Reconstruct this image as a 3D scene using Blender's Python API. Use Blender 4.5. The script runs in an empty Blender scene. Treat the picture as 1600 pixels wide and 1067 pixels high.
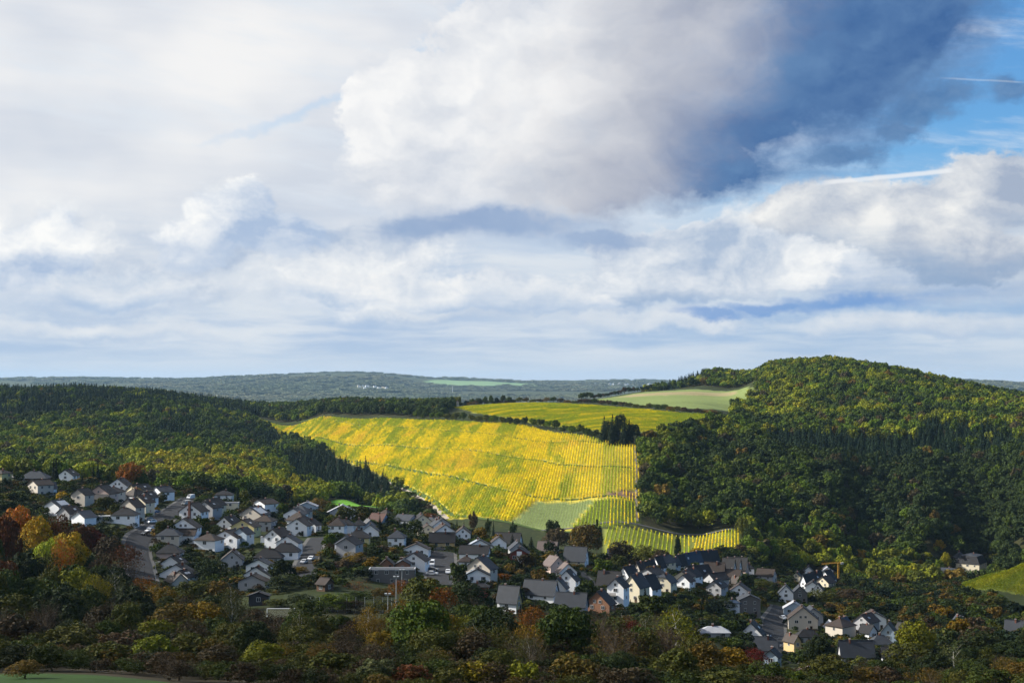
import bpy, math, random
import numpy as np
from mathutils import Vector

random.seed(7)
RNG = np.random.default_rng(11)
R = math.radians
SC = bpy.context.scene
COL = SC.collection

# ---------------------------------------------------------------- camera
F = 2222.2                                   # focal length in photo pixels (50 mm on a 36 mm sensor, 1600 px)
HZ = 595.0                                   # row of the true horizon in the photograph
TH = math.atan((HZ - 533.5) / F)             # camera tilts up a little
cam_d = bpy.data.cameras.new('camera')
cam_d.lens = 50.0
cam_d.sensor_width = 36.0
cam_d.clip_start = 0.5
cam_d.clip_end = 40000.0
cam = bpy.data.objects.new('camera', cam_d)
cam.rotation_euler = (math.pi / 2 + TH, 0, 0)
COL.objects.link(cam)
SC.camera = cam

# ---------------------------------------------------------------- exposure
SC.view_settings.view_transform = 'Standard'
SC.view_settings.look = 'None'
SC.view_settings.gamma = 1.0
SC.view_settings.use_curve_mapping = False
SC.view_settings.exposure = 0.9
SC.cycles.max_bounces = 6
SC.cycles.diffuse_bounces = 3
SC.cycles.glossy_bounces = 2
SC.cycles.transmission_bounces = 2
SC.cycles.transparent_max_bounces = 8
SC.cycles.volume_bounces = 0
SC.cycles.use_denoising = True
SC.cycles.use_adaptive_sampling = True
SC.cycles.adaptive_threshold = 0.02

# ---------------------------------------------------------------- sun
SUN_AZ, SUN_EL = R(-80), R(31)               # from the left, high autumn afternoon
SUN_DIR = Vector((math.sin(SUN_AZ) * math.cos(SUN_EL), math.cos(SUN_AZ) * math.cos(SUN_EL), math.sin(SUN_EL)))
sun_d = bpy.data.lights.new('sun', 'SUN')
sun_d.energy = 5.0
sun_d.angle = R(0.53)
sun_d.color = (1.0, 0.95, 0.86)
sun = bpy.data.objects.new('sun', sun_d)
sun.rotation_euler = (-SUN_DIR).to_track_quat('-Z', 'Y').to_euler()
COL.objects.link(sun)

# ---------------------------------------------------------------- photo pixel <-> world helpers
def ray(px, py):
    cx, cy = (px - 800) / F, (533.5 - py) / F
    d = math.cos(TH) - cy * math.sin(TH)
    return cx / d, (math.sin(TH) + cy * math.cos(TH)) / d

def pt(px, py, Y):
    x, z = ray(px, py)
    return x * Y, Y, z * Y

# ---------------------------------------------------------------- node helpers
class S:
    """a node socket with arithmetic"""
    nt = None
    def __init__(s, sock): s.s = sock
    @staticmethod
    def m(op, *a, clamp=False):
        n = S.nt.nodes.new('ShaderNodeMath'); n.operation = op; n.use_clamp = clamp
        for i, v in enumerate(a):
            if isinstance(v, S): S.nt.links.new(v.s, n.inputs[i])
            else: n.inputs[i].default_value = v
        return S(n.outputs[0])
    def __add__(s, o): return S.m('ADD', s, o)
    __radd__ = __add__
    def __sub__(s, o): return S.m('SUBTRACT', s, o)
    def __rsub__(s, o): return S.m('SUBTRACT', o, s)
    def __mul__(s, o): return S.m('MULTIPLY', s, o)
    __rmul__ = __mul__
    def __truediv__(s, o): return S.m('DIVIDE', s, o)

def n_new(kind, **kw):
    n = S.nt.nodes.new(kind)
    for k, v in kw.items(): setattr(n, k, v)
    return n

def n_link(a, b):
    S.nt.links.new(a.s if isinstance(a, S) else a, b)

def vec3(x, y, z):
    n = n_new('ShaderNodeCombineXYZ')
    for i, v in enumerate((x, y, z)):
        if isinstance(v, S): n_link(v, n.inputs[i])
        else: n.inputs[i].default_value = v
    return S(n.outputs[0])

def noise(vec, scale=1.0, detail=4.0, rough=0.5, dist=0.0, lac=2.0):
    n = n_new('ShaderNodeTexNoise')
    n.noise_dimensions = '3D'
    n_link(vec, n.inputs['Vector'])
    n.inputs['Scale'].default_value = scale
    n.inputs['Detail'].default_value = detail
    n.inputs['Roughness'].default_value = rough
    n.inputs['Lacunarity'].default_value = lac
    n.inputs['Distortion'].default_value = dist
    return S(n.outputs['Fac']), S(n.outputs['Color'])

def sstep(a, b, x):
    n = n_new('ShaderNodeMapRange', interpolation_type='SMOOTHSTEP')
    n_link(x, n.inputs[0])
    n.inputs[1].default_value = a; n.inputs[2].default_value = b
    n.inputs[3].default_value = 0.0; n.inputs[4].default_value = 1.0
    return S(n.outputs[0])

def mixc(f, a, b):
    n = n_new('ShaderNodeMix', data_type='RGBA')
    n.clamp_factor = True
    for v, i in ((f, 0), (a, 6), (b, 7)):
        if isinstance(v, S): n_link(v, n.inputs[i])
        elif i == 0: n.inputs[0].default_value = v
        else: n.inputs[i].default_value = (*v, 1.0)
    return S(n.outputs[2])

def sep(v):
    n = n_new('ShaderNodeSeparateXYZ'); n_link(v, n.inputs[0])
    return S(n.outputs[0]), S(n.outputs[1]), S(n.outputs[2])

# ---------------------------------------------------------------- world: Nishita sky behind a broken autumn cloud cover
def lin(r, g, b):
    f = lambda c: (c / 255 / 12.92) if c <= 10 else ((c / 255 + 0.055) / 1.055) ** 2.4
    return (f(r), f(g), f(b))

def skyuv(px, py):
    x, z = ray(px, py)
    return F * math.atan2(x, 1.0), -F * math.asin(z / math.sqrt(x * x + 1 + z * z))

def build_world():
    w = bpy.data.worlds.new('World'); SC.world = w; w.use_nodes = True
    nt = w.node_tree; nt.nodes.clear(); S.nt = nt
    out = n_new('ShaderNodeOutputWorld'); bg = n_new('ShaderNodeBackground')
    n_link(bg.outputs[0], out.inputs[0])
    tc = n_new('ShaderNodeTexCoord')
    sky = n_new('ShaderNodeTexSky', sky_type='NISHITA')
    sky.sun_disc = False
    sky.sun_elevation = SUN_EL
    sky.sun_rotation = SUN_AZ
    sky.air_density = 1.0; sky.dust_density = 0.6; sky.ozone_density = 1.5
    gx, gy, gz = sep(tc.outputs['Generated'])
    # azimuth / elevation of the looked-at direction, in units of 1/F radian (about one photo pixel)
    U = S.m('ARCTAN2', gx, gy) * F
    V = S.m('ARCSINE', gz) * (-F)
    # domain warp: billows at two sizes
    w1 = sep(noise(vec3(U / 230, V / 170, 1.7), 1.0, 2, 0.5)[1])
    w2 = sep(noise(vec3(U / 58, V / 46, 5.1), 1.0, 4, 0.6)[1])
    U1 = U + (w1[0] - 0.5) * 110 + (w2[0] - 0.5) * 52
    V1 = V + (w1[1] - 0.5) * 70 + (w2[1] - 0.5) * 44
    n_big = noise(vec3(U1 / 150, V1 / 105, 2.2), 1.0, 7, 0.60)[0]
    n_off = noise(vec3((U1 - 17) / 150, (V1 - 15) / 105, 2.2), 1.0, 5, 0.60)[0]
    n_fine = noise(vec3(U / 34, V / 26, 9.2), 1.0, 4, 0.66)[0]
    n_str = noise(vec3((U + (w2[0] - 0.5) * 60) / 300, (V + (w1[1] - 0.5) * 30) / 34, 3.3), 1.0, 6, 0.60)[0]
    n_soft = noise(vec3(U / 330, V / 210, 21.0), 1.0, 3, 0.5)[0]
    nl = [noise(vec3((U1 - o) / 240, (V1 - o * 0.8) / 150, 31.0), 1.0, 3, 0.5)[0] for o in (0, 46)]
    relief = S.m('ADD', (n_big - n_off) * 2.1 + (nl[0] - nl[1]) * 2.7, 0.5, clamp=True)

    def blob(px, py, rx, ry, deg=0.0):
        cu, cv = skyuv(px, py)
        du, dv = U1 - cu, V1 - cv
        if deg:
            c, s_ = math.cos(R(deg)), math.sin(R(deg))
            du, dv = du * c + dv * s_, dv * c - du * s_
        a, b = du / rx, dv / ry
        return 1.0 - S.m('SQRT', a * a + b * b), b

    def union(bl):
        f, h = blob(*bl[0])
        if len(bl) == 1: return f, h
        wt = lambda q: S.m('POWER', S.m('MAXIMUM', q + 0.8, 0.02), 4.0)
        w = wt(f); hs, ws = h * w, w
        for q in bl[1:]:
            g, k = blob(*q); w = wt(g)
            hs, ws = hs + k * w, ws + w
            f = S.m('SMOOTH_MAX', f, g, 0.25)
        return f, hs / ws

    # --- clear sky, paling to haze at the horizon
    nish = n_new('ShaderNodeMix', data_type='RGBA', blend_type='MULTIPLY')
    nish.inputs[0].default_value = 1.0
    n_link(sky.outputs[0], nish.inputs[6])
    nish.inputs[7].default_value = (0.062, 0.112, 0.155, 1)
    blue = S(nish.outputs[2])
    c = mixc(sstep(-420, 0, V) * 0.9, blue, lin(170, 196, 225))
    # --- high veil, thick on the sun's side
    side = 1.0 - sstep(-420, 640, U + V * 0.75)
    veil = sstep(0.34, 0.60, n_soft * 0.35 + n_str * 0.25 + side * 0.45)
    c = mixc(veil * (side * 0.80 + 0.18), c, mixc(sstep(0.25, 0.72, n_soft * 0.82 + n_str * 0.18), lin(204, 212, 225), lin(246, 245, 244)))
    # thin cirrus
    ci = sstep(0.46, 0.74, noise(vec3((U + V * 1.6) / 330, (V - U * 0.20) / 46, 6.6), 1.0, 6, 0.62)[0])
    c = mixc(ci * 0.60, c, lin(224, 232, 241))
    # clear slits between the veil and the big cloud
    for q in ((660, 92, 150, 17, -27), (470, 178, 150, 10, -17), (745, 20, 45, 40, -40)):
        f, h = union([q])
        c = mixc(sstep(-0.3, 0.8, f + (n_fine - 0.5) * 0.9 + (n_str - 0.5) * 0.8) * 0.55, c, lin(188, 214, 240))
    # --- streaky stratus low over the horizon
    low = sstep(-300, -130, V)
    c = mixc(low * 0.85, c, mixc(sstep(0.36, 0.62, n_str * 0.72 + n_soft * 0.28), lin(160, 187, 220), lin(216, 224, 233)))
    c = mixc(sstep(0.56, 0.74, n_str * 0.5 + n_big * 0.5) * low * 0.7, c, lin(234, 236, 238))
    c = mixc(sstep(-75, 0, V) * 0.9, c, lin(197, 211, 226))
    # --- cumulus banks
    def cumulus(c, bl, lit, mid, base, edge=0.45, amp=1.15, amt=1.0, flat=0.45, off=0.0):
        f, h = union(bl)
        d = f + (n_big - 0.5) * amp + (n_fine - 0.5) * 0.50 + off
        mask = sstep(0.0, edge, d)
        t = S.m('ADD', relief * 0.95 + (n_fine - 0.5) * 0.5 + (n_soft - 0.5) * 0.5, 0.02, clamp=True)
        colr = mixc(t, mid, lit)
        under = sstep(flat - 0.55, flat + 0.75, h + (n_str - 0.5) * 1.5 + (n_big - 0.5) * 1.2)
        colr = mixc(under * 0.9, colr, base)
        return mixc(mask * amt, c, colr)
    W1, W2 = lin(251, 251, 249), lin(174, 191, 215)
    c = cumulus(c, [(60, 400, 140, 90), (180, 450, 260, 60), (385, 330, 80, 60), (330, 385, 150, 75), (540, 410, 230, 75), (640, 462, 330, 40)], W1, W2, lin(166, 190, 220), amt=0.95, flat=0.6)
    c = cumulus(c, [(1080, 405, 160, 66), (1230, 385, 200, 80), (1400, 365, 230, 90), (1560, 330, 160, 90), (1480, 425, 260, 60), (1010, 450, 200, 44)], W1, lin(192, 203, 217), lin(140, 172, 212), amt=0.96)
    c = cumulus(c, [(760, 485, 280, 30), (1040, 503, 240, 24), (1430, 508, 260, 24), (200, 520, 260, 24)], lin(236, 238, 239), lin(200, 211, 226), lin(160, 186, 218), amt=0.8, edge=0.7)
    c = cumulus(c, [(1335, 318, 62, 40), (1270, 348, 100, 50), (1420, 345, 130, 62), (1560, 300, 110, 58), (1500, 395, 150, 50)], lin(243, 243, 241), lin(164, 178, 200), lin(142, 168, 200), edge=0.22, amp=0.85, amt=0.95)
    c = cumulus(c, [(975, 405, 80, 50), (1090, 388, 110, 52), (1180, 412, 130, 56), (1050, 440, 190, 40)], lin(252, 252, 250), lin(172, 190, 214), lin(146, 174, 208), edge=0.20, amp=0.85, flat=0.7)
    c = cumulus(c, [(402, 312, 50, 40), (350, 346, 74, 52), (300, 380, 90, 50), (430, 372, 110, 46), (80, 378, 60, 50), (30, 410, 90, 60)], lin(253, 253, 251), lin(172, 192, 220), lin(184, 201, 224), edge=0.24, amp=0.8, amt=0.92, flat=0.6)
    c = cumulus(c, [(700, 462, 110, 30), (840, 470, 120, 28), (560, 455, 120, 26), (190, 448, 110, 34)], lin(246, 246, 245), lin(194, 208, 226), lin(164, 189, 220), edge=0.3, amp=0.9, amt=0.9)
    # --- shaded bellies between the banks
    f, h = union([(800, 350, 190, 40), (670, 368, 130, 26), (930, 372, 90, 22)])
    c = mixc(sstep(-0.1, 0.75, f + (n_str - 0.5) * 0.9 + (n_fine - 0.5) * 0.3) * 0.85, c, mixc(n_big, lin(104, 142, 192), lin(176, 193, 216)))
    f, h = union([(1330, 474, 130, 17), (1215, 482, 100, 12), (1120, 492, 90, 10)])
    c = mixc(sstep(-0.1, 0.7, f + (n_str - 0.5) * 0.9) * 0.75, c, lin(104, 151, 210))
    # --- the big cloud: white where the sun reaches it, blue grey on its far side
    f, h = union([(880, 100, 230, 230), (700, 195, 170, 110), (640, 225, 110, 95), (590, 165, 55, 50), (690, 285, 150, 62), (860, 300, 220, 40), (1130, 90, 330, 190), (1000, 255, 320, 66), (1350, 50, 260, 165, -30)])
    d = f + (n_big - 0.5) * 0.85 + (n_fine - 0.5) * 0.42
    soft = S.m('MAXIMUM', sstep(60, 520, U), sstep(-400, -270, V))
    mask = S.m('DIVIDE', d + soft * 0.06, soft * 0.40 + 0.10, clamp=True)
    g = U - V * 0.10 + (V + F * 0.27) * 0.60 + (n_big - 0.5) * 330 + (n_fine - 0.5) * 70 + (n_soft - 0.5) * 160
    t = S.m('ADD', relief * 0.7 + n_fine * 0.3 + (n_soft - 0.5) * 0.6, 0.06, clamp=True)
    whit = mixc(t, lin(204, 211, 223), lin(254, 253, 251))
    grey = mixc(n_fine * 0.4 + relief * 0.6, lin(164, 171, 188), lin(214, 215, 221))
    dark = mixc(n_fine * 0.3 + n_big * 0.3 + relief * 0.4, lin(34, 82, 144), lin(108, 144, 186))
    colr = mixc(sstep(70, 400, g), whit, grey)
    colr = mixc(sstep(300, 600, g), colr, dark)
    c = mixc(mask, c, colr)
    # --- torn dark scraps under its right edge
    f, h = union([(1450, 165, 120, 38, -12), (1400, 208, 60, 24), (1590, 150, 45, 30), (1310, 245, 70, 20)])
    d = f + (n_big - 0.5) * 1.1 + (n_fine - 0.5) * 0.9
    c = mixc(sstep(0.0, 0.7, d) * 0.85, c, mixc(n_fine, lin(46, 96, 154), lin(120, 154, 192)))
    # --- contrails
    for (a, b, wd, am) in (((1275, 287), (1492, 266), 3.2, 0.75), ((1470, 122), (1600, 129), 1.3, 0.18)):
        (u0, v0), (u1, v1) = skyuv(*a), skyuv(*b)
        L = math.hypot(u1 - u0, v1 - v0); ex, ey = (u1 - u0) / L, (v1 - v0) / L
        al = (U - u0) * ex + (V - v0) * ey
        pr = S.m('ABSOLUTE', (V - v0) * ex - (U - u0) * ey + (n_fine - 0.5) * 2.2)
        m = (1.0 - sstep(wd * 0.4, wd * 1.6, pr)) * sstep(-10, 30, al) * (1.0 - sstep(L - 12, L + 6, al))
        c = mixc(m * am, c, lin(242, 244, 246))
    n_link(c, bg.inputs[0])
    bg.inputs[1].default_value = 0.536
    w.cycles.sampling_method = 'NONE'
build_world()

# ================================================================ terrain
# (photo column, photo row, distance in metres, height of what covers the ground there)
CP = [
 # the slope below the camera
 (800,1500,12,0),(0,1500,12,0),(1600,1500,12,0),(800,1330,40,0),(0,1330,40,0),(1600,1330,40,0),
 (800,1210,90,0),(0,1170,90,0),(1600,1240,90,0),(100,1085,150,0),(500,1120,150,0),(900,1130,150,0),(1300,1160,150,0),(1600,1170,150,0),
 (40,1050,200,0),(160,1052,200,0),(420,1060,210,0),(700,1065,230,0),(1000,1075,240,0),(1300,1100,240,0),(1600,1090,240,0),
 (0,1008,300,0),(200,1010,300,0),(0,925,400,0),(150,945,400,0),(500,1008,310,0),(750,1022,310,0),(1000,1034,320,0),(1200,1062,330,0),(1400,1070,340,0),(1600,1050,320,0),
 # sports ground
 (417,965,378,0),(460,965,378,0),(560,965,378,0),(620,970,370,0),(700,965,390,0),
 # village, left slope
 (0,756,680,0),(0,866,520,0),(60,770,660,0),(150,765,710,0),(90,806,590,0),(140,822,560,0),(200,820,560,0),(300,775,720,0),
 (220,870,500,0),(250,850,540,0),(210,830,560,0),(260,800,625,0),(295,780,690,0),(290,920,455,0),(400,925,445,0),(460,872,520,0),(360,858,550,0),(420,800,665,0),
 (480,805,680,0),(470,838,595,0),(560,850,560,0),(640,905,485,0),(690,900,500,0),(690,858,580,0),(540,832,610,0),(600,812,740,0),(690,834,660,0),
 (745,910,480,0),(800,955,425,0),(850,940,470,0),(900,905,560,0),(960,948,500,0),(1000,940,530,0),(1040,926,580,0),(1050,895,660,0),(1090,908,660,0),
 (790,862,620,0),(900,883,610,0),(1100,885,735,0),(1180,890,780,0),
 # village, river valley
 (1120,990,480,0),(1180,1000,510,0),(1180,960,570,0),(1254,985,555,0),(1215,1010,510,0),(1215,940,640,0),(1260,930,700,0),(1300,910,800,0),(1350,915,800,0),
 (1340,1032,460,0),(1390,1010,520,0),(1480,1085,330,0),(1590,990,500,0),(1500,1000,480,0),
 (1330,895,930,0),(1430,900,900,0),(1490,905,930,0),(1540,890,990,0),
 (1430,935,720,0),(1440,925,780,0),(1400,962,620,0),(1455,940,720,0),(1380,930,760,0),
 # right spur with the small vineyard
 (1490,915,735,0),(1540,898,738,0),(1600,876,745,0),(1700,842,760,0),(1600,938,640,0),(1520,942,640,0),(1850,800,800,0),(1600,930,900,0),
 # vineyard slope
 (640,768,1120,0),(700,808,985,0),(840,832,870,0),(990,818,880,0),(950,822,862,0),(1150,828,885,0),(1150,872,790,0),(950,874,770,0),(1060,872,775,0),(800,862,760,0),
 (990,783,950,0),(990,733,1040,0),(990,693,1120,0),(850,722,1110,0),(800,692,1210,0),(800,662,1300,0),(700,657,1450,0),(600,653,1600,0),(500,651,1760,0),(405,655,1900,0),
 (450,684,1740,0),(533,718,1440,0),(600,702,1380,0),(700,703,1240,0),(700,748,1100,0),(800,768,1010,0),(900,765,1000,0),(600,727,1290,0),(900,700,1120,0),
 # plateau fields
 (900,642,1430,0),(1100,655,1330,0),(760,636,1600,0),(720,637,1660,0),(900,629,1620,0),(1125,657,1320,0),(1000,634,1560,0),
 (950,626,1680,0),(1080,607,1900,0),(1160,605,1880,0),(1150,638,1560,0),(1000,612,1920,0),(960,620,2000,0),
 # wooded hill on the right (tree tops, so ground is lower)
 (1300,557,1760,14),(1200,562,1850,14),(1110,570,2180,14),(1050,598,2230,14),(1080,607,1990,0),(1125,605,1970,0),(1000,613,2060,0),(1165,603,1940,0),(1400,574,1700,14),(1500,602,1600,14),(1600,624,1520,14),(1750,650,1450,14),
 (1300,630,1480,14),(1200,630,1500,14),(1420,650,1380,14),(1550,660,1350,14),(1130,672,1230,13),(1200,695,1130,13),(1300,705,1130,14),(1420,715,1150,14),(1550,720,1150,14),(1700,720,1150,14),
 (1060,700,1080,12),(1050,760,980,12),(1100,800,905,12),(1200,800,930,13),(1300,790,980,13),(1450,790,1000,13),(1600,790,980,13),(1750,790,960,13),
 (1250,850,890,12),(1400,850,950,12),(1550,850,960,12),
 # wooded hills on the left
 (0,601,1950,14),(120,600,1950,14),(-150,600,1900,14),(250,608,2000,14),(350,622,2050,14),(450,627,2150,14),(560,624,2250,14),(660,637,2250,14),
 (0,640,1600,14),(0,680,1250,13),(0,712,960,12),(-150,660,1300,13),(100,655,1480,14),(200,665,1420,14),(200,700,1160,13),(200,735,940,12),(300,688,1280,13),(300,742,960,12),
 (400,665,1700,14),(400,690,1420,13),(400,735,1050,12),(470,768,930,11),(450,712,1330,14),(530,745,1200,14),(600,785,1050,12),(640,790,1010,10),
 (540,778,1020,0),(600,792,950,0),(640,805,900,0),(500,800,880,0),
 # behind the ridges the land falls to the far valley
 (0,640,2700,0),(400,650,2800,0),(700,655,2700,0),(1000,645,2700,0),(1300,640,2700,0),(1600,650,2600,0),
 (0,632,7920,0),(400,634,7920,0),(700,636,7700,0),(1000,630,7700,0),(1600,640,7700,0),
 # far plateau
 (0,590,13200,16),(130,589,13200,16),(250,592,13200,16),(330,589,13200,16),(420,585,12760,16),(500,583,12540,16),(590,583,12540,16),(640,592,12760,16),(690,594,13640,0),(760,595,13860,0),(860,596,14300,16),(950,594,14960,16),(1030,594,14960,16),(1250,606,11440,16),(1500,594,11440,16),(1600,599,11440,16),(1750,604,11440,16),(-200,590,13200,16),
 (100,606,10340,16),(300,605,10340,16),(480,602,10340,16),(580,608,10340,0),(640,608,10340,16),(760,612,10560,16),(900,606,11440,16),(1000,603,12320,16),(1560,612,9680,16),(700,604,12320,0),(800,603,12540,0),
 (0,600,19360,0),(400,600,19360,0),(800,600,19360,0),(1200,602,19360,0),(1600,605,19360,0),
]
_cp = []
for (a, b, Y, o) in CP:
    x, _, z = pt(a, b, Y)
    _cp.append(((a - 800) / F * 6.0, math.log(Y), z - o))
_cp = np.array(_cp)
def _U(r2):
    return 0.5 * r2 * np.log(r2 + 1e-12)
def _tps_fit(p, lam):
    n = len(p); d2 = (p[:, None, 0] - p[None, :, 0]) ** 2 + (p[:, None, 1] - p[None, :, 1]) ** 2
    A = np.zeros((n + 3, n + 3)); A[:n, :n] = _U(d2) + lam * np.eye(n)
    A[:n, n] = 1; A[:n, n + 1] = p[:, 0]; A[:n, n + 2] = p[:, 1]; A[n:, :n] = A[:n, n:].T
    return np.linalg.solve(A, np.concatenate([p[:, 2], np.zeros(3)]))
_w = _tps_fit(_cp, 0.004)

def tps(u, v):
    sh = u.shape; u = u.ravel(); v = v.ravel(); z = np.empty_like(u)
    for i in range(0, len(u), 40000):
        a, b = u[i:i + 40000, None], v[i:i + 40000, None]
        z[i:i + 40000] = _U((a - _cp[None, :, 0]) ** 2 + (b - _cp[None, :, 1]) ** 2) @ _w[:-3] + _w[-3] + _w[-2] * a[:, 0] + _w[-1] * b[:, 0]
    return z.reshape(sh)

# polar grid: fine where the picture looks, coarse behind
AZ = np.concatenate([np.radians(np.arange(-180, -26, 4.0)), np.radians(np.arange(-26, 26.01, 0.16)), np.radians(np.arange(30, 180.1, 4.0))])
LR = np.concatenate([np.log(np.array([1.0, 2.5, 5.0])), np.arange(math.log(8.0), math.log(20800.0), 0.0078)])
_az, _lr = np.meshgrid(AZ, LR)
_ac = np.clip(_az, -R(24), R(24))
_rr = np.exp(_lr)
_z = tps(np.tan(_ac) * 6.0, np.log(np.maximum(_rr * np.cos(_ac), 12.0)))
_zb = 8 * (1 - np.exp(-_rr / 250)) - 1.75 + 14 * np.sin(_rr / 700.0) * (_rr > 200) * np.minimum(1, (_rr - 200) / 800)
_t = np.clip((np.abs(_az) - R(40)) / R(60), 0, 1); _t = _t * _t * (3 - 2 * _t)
_z = _z * (1 - _t) + _zb * _t
# the photographer's foothold
_k = np.clip((_rr - 3) / 22, 0, 1); _k = _k * _k * (3 - 2 * _k)
_z = (-1.75 - 0.2 * _rr * (_rr > 3)) * (1 - _k) + _z * _k
_x, _y = _rr * np.sin(_az), _rr * np.cos(_az)
# small relief that no control point carries
_z += (np.sin(_x / 37 + _y / 61) * np.sin(_y / 43 - _x / 83)) * 0.35 * np.clip((_rr - 60) / 300, 0, 1)
_z += (np.sin(_x / 310 + 1) * np.sin(_y / 270 + _x / 500)) * 6.0 * np.clip((_rr - 2600) / 1500, 0, 1)
ZG = _z

def gz(x, y):
    """ground height, read off the very grid the ground mesh is made of"""
    x = np.asarray(x, float); y = np.asarray(y, float)
    a = np.arctan2(x, y); l = np.log(np.maximum(np.hypot(x, y), 1.0))
    i = np.clip(np.searchsorted(AZ, a) - 1, 0, len(AZ) - 2); j = np.clip(np.searchsorted(LR, l) - 1, 0, len(LR) - 2)
    fa = np.clip((a - AZ[i]) / (AZ[i + 1] - AZ[i]), 0, 1); fl = np.clip((l - LR[j]) / (LR[j + 1] - LR[j]), 0, 1)
    return (ZG[j, i] * (1 - fa) + ZG[j, i + 1] * fa) * (1 - fl) + (ZG[j + 1, i] * (1 - fa) + ZG[j + 1, i + 1] * fa) * fl

_march = np.exp(np.arange(math.log(90.0), math.log(19000.0), 0.0016))
def hit(px, py, y0=90.0, y1=19000.0):
    """first point of the ground along the ray through a photo pixel"""
    sx, sz = ray(px, py)
    Y = _march[(_march >= y0) & (_march <= y1)]
    d = sz * Y - gz(sx * Y, Y)
    k = np.nonzero(d < 0)[0]
    if len(k) == 0:
        k = int(np.argmin(d))
    else:
        k = int(k[0])
    y = float(Y[k])
    return sx * y, y, float(gz(sx * y, y))

def project(x, y, z):
    c, s = math.cos(TH), math.sin(TH)
    dep = y * c + z * s; up = -y * s + z * c
    return 800 + F * x / dep, 533.5 - F * up / dep

def inpoly(poly, a, b):
    a = np.asarray(a, float); b = np.asarray(b, float)
    r = np.zeros(a.shape, bool); n = len(poly)
    for i in range(n):
        x0, y0 = poly[i]; x1, y1 = poly[(i + 1) % n]
        if y0 == y1: continue
        c = ((y0 > b) != (y1 > b)) & (a < (x1 - x0) * (b - y0) / (y1 - y0) + x0)
        r ^= c
    return r

# ---------------------------------------------------------------- mesh and object helpers
def mesh_np(name, verts, quads, mats=(), mi=None, smooth=False, attrs=None):
    """mesh from numpy arrays (all faces quads, or all triangles)"""
    me = bpy.data.meshes.new(name)
    verts = np.asarray(verts, np.float32); quads = np.asarray(quads, np.int32)
    k = quads.shape[1]; nf = len(quads)
    me.vertices.add(len(verts)); me.vertices.foreach_set('co', verts.ravel())
    me.loops.add(nf * k); me.loops.foreach_set('vertex_index', quads.ravel())
    me.polygons.add(nf); me.polygons.foreach_set('loop_start', np.arange(0, nf * k, k, dtype=np.int32))
    if mi is not None: me.polygons.foreach_set('material_index', np.asarray(mi, np.int32))
    me.polygons.foreach_set('use_smooth', np.full(nf, smooth))
    for m in mats: me.materials.append(m)
    for (an, typ, dom, data) in (attrs or ()):
        at = me.attributes.new(an, typ, dom)
        at.data.foreach_set('color' if typ == 'FLOAT_COLOR' else ('vector' if typ == 'FLOAT_VECTOR' else 'value'), np.asarray(data, np.int32 if typ == 'INT' else np.float32).ravel())
    me.update(calc_edges=True)
    return me

class MB:
    """collects polygons with a material each; build() makes ONE mesh object"""
    def __init__(s): s.v = []; s.f = []; s.m = []; s.mats = []
    def mi(s, m):
        if m not in s.mats: s.mats.append(m)
        return s.mats.index(m)
    def poly(s, pts, m):
        b = len(s.v); s.v += [tuple(p) for p in pts]; s.f.append(tuple(range(b, b + len(pts)))); s.m.append(s.mi(m))
    def box(s, x0, x1, y0, y1, z0, z1, m, rot=None):
        c = [(x0, y0, z0), (x1, y0, z0), (x1, y1, z0), (x0, y1, z0), (x0, y0, z1), (x1, y0, z1), (x1, y1, z1), (x0, y1, z1)]
        if rot: c = [rot(p) for p in c]
        b = len(s.v); s.v += c
        for q in ((0, 3, 2, 1), (4, 5, 6, 7), (0, 1, 5, 4), (1, 2, 6, 5), (2, 3, 7, 6), (3, 0, 4, 7)):
            s.f.append(tuple(b + i for i in q)); s.m.append(s.mi(m))
    def tube(s, p0, p1, r0, r1, m, n=6):
        p0, p1 = Vector(p0), Vector(p1); d = (p1 - p0)
        q = d.to_track_quat('Z', 'Y'); b = len(s.v)
        for (p, r) in ((p0, r0), (p1, r1)):
            for i in range(n):
                a = 2 * math.pi * i / n
                s.v.append(tuple(p + q @ Vector((r * math.cos(a), r * math.sin(a), 0))))
        for i in range(n):
            j = (i + 1) % n
            s.f.append((b + i, b + j, b + n + j, b + n + i)); s.m.append(s.mi(m))
        s.f.append(tuple(b + n + i for i in range(n))); s.m.append(s.mi(m))
        s.f.append(tuple(b + n - 1 - i for i in range(n))); s.m.append(s.mi(m))
    def mesh(s, name):
        me = bpy.data.meshes.new(name); me.from_pydata(s.v, [], s.f)
        for m in s.mats: me.materials.append(m)
        me.polygons.foreach_set('material_index', s.m); me.update()
        return me
    def build(s, name, parent=None):
        return link(name, s.mesh(name), parent)

def link(name, me, parent=None):
    o = bpy.data.objects.new(name, me); COL.objects.link(o)
    if parent is not None: o.parent = parent
    return o

def tag(o, label=None, cat=None, group=None, kind=None):
    for k, v in (('label', label), ('category', cat), ('group', group), ('kind', kind)):
        if v: o[k] = v
    return o

def empty(name, loc, rz=0.0):
    o = bpy.data.objects.new(name, None); COL.objects.link(o)
    o.location = loc; o.rotation_euler = (0, 0, rz); o.empty_display_size = 0.5
    return o

# ---------------------------------------------------------------- materials
def mat(name):
    m = bpy.data.materials.new(name); m.use_nodes = True
    S.nt = m.node_tree
    b = m.node_tree.nodes['Principled BSDF']
    return m, b

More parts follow.
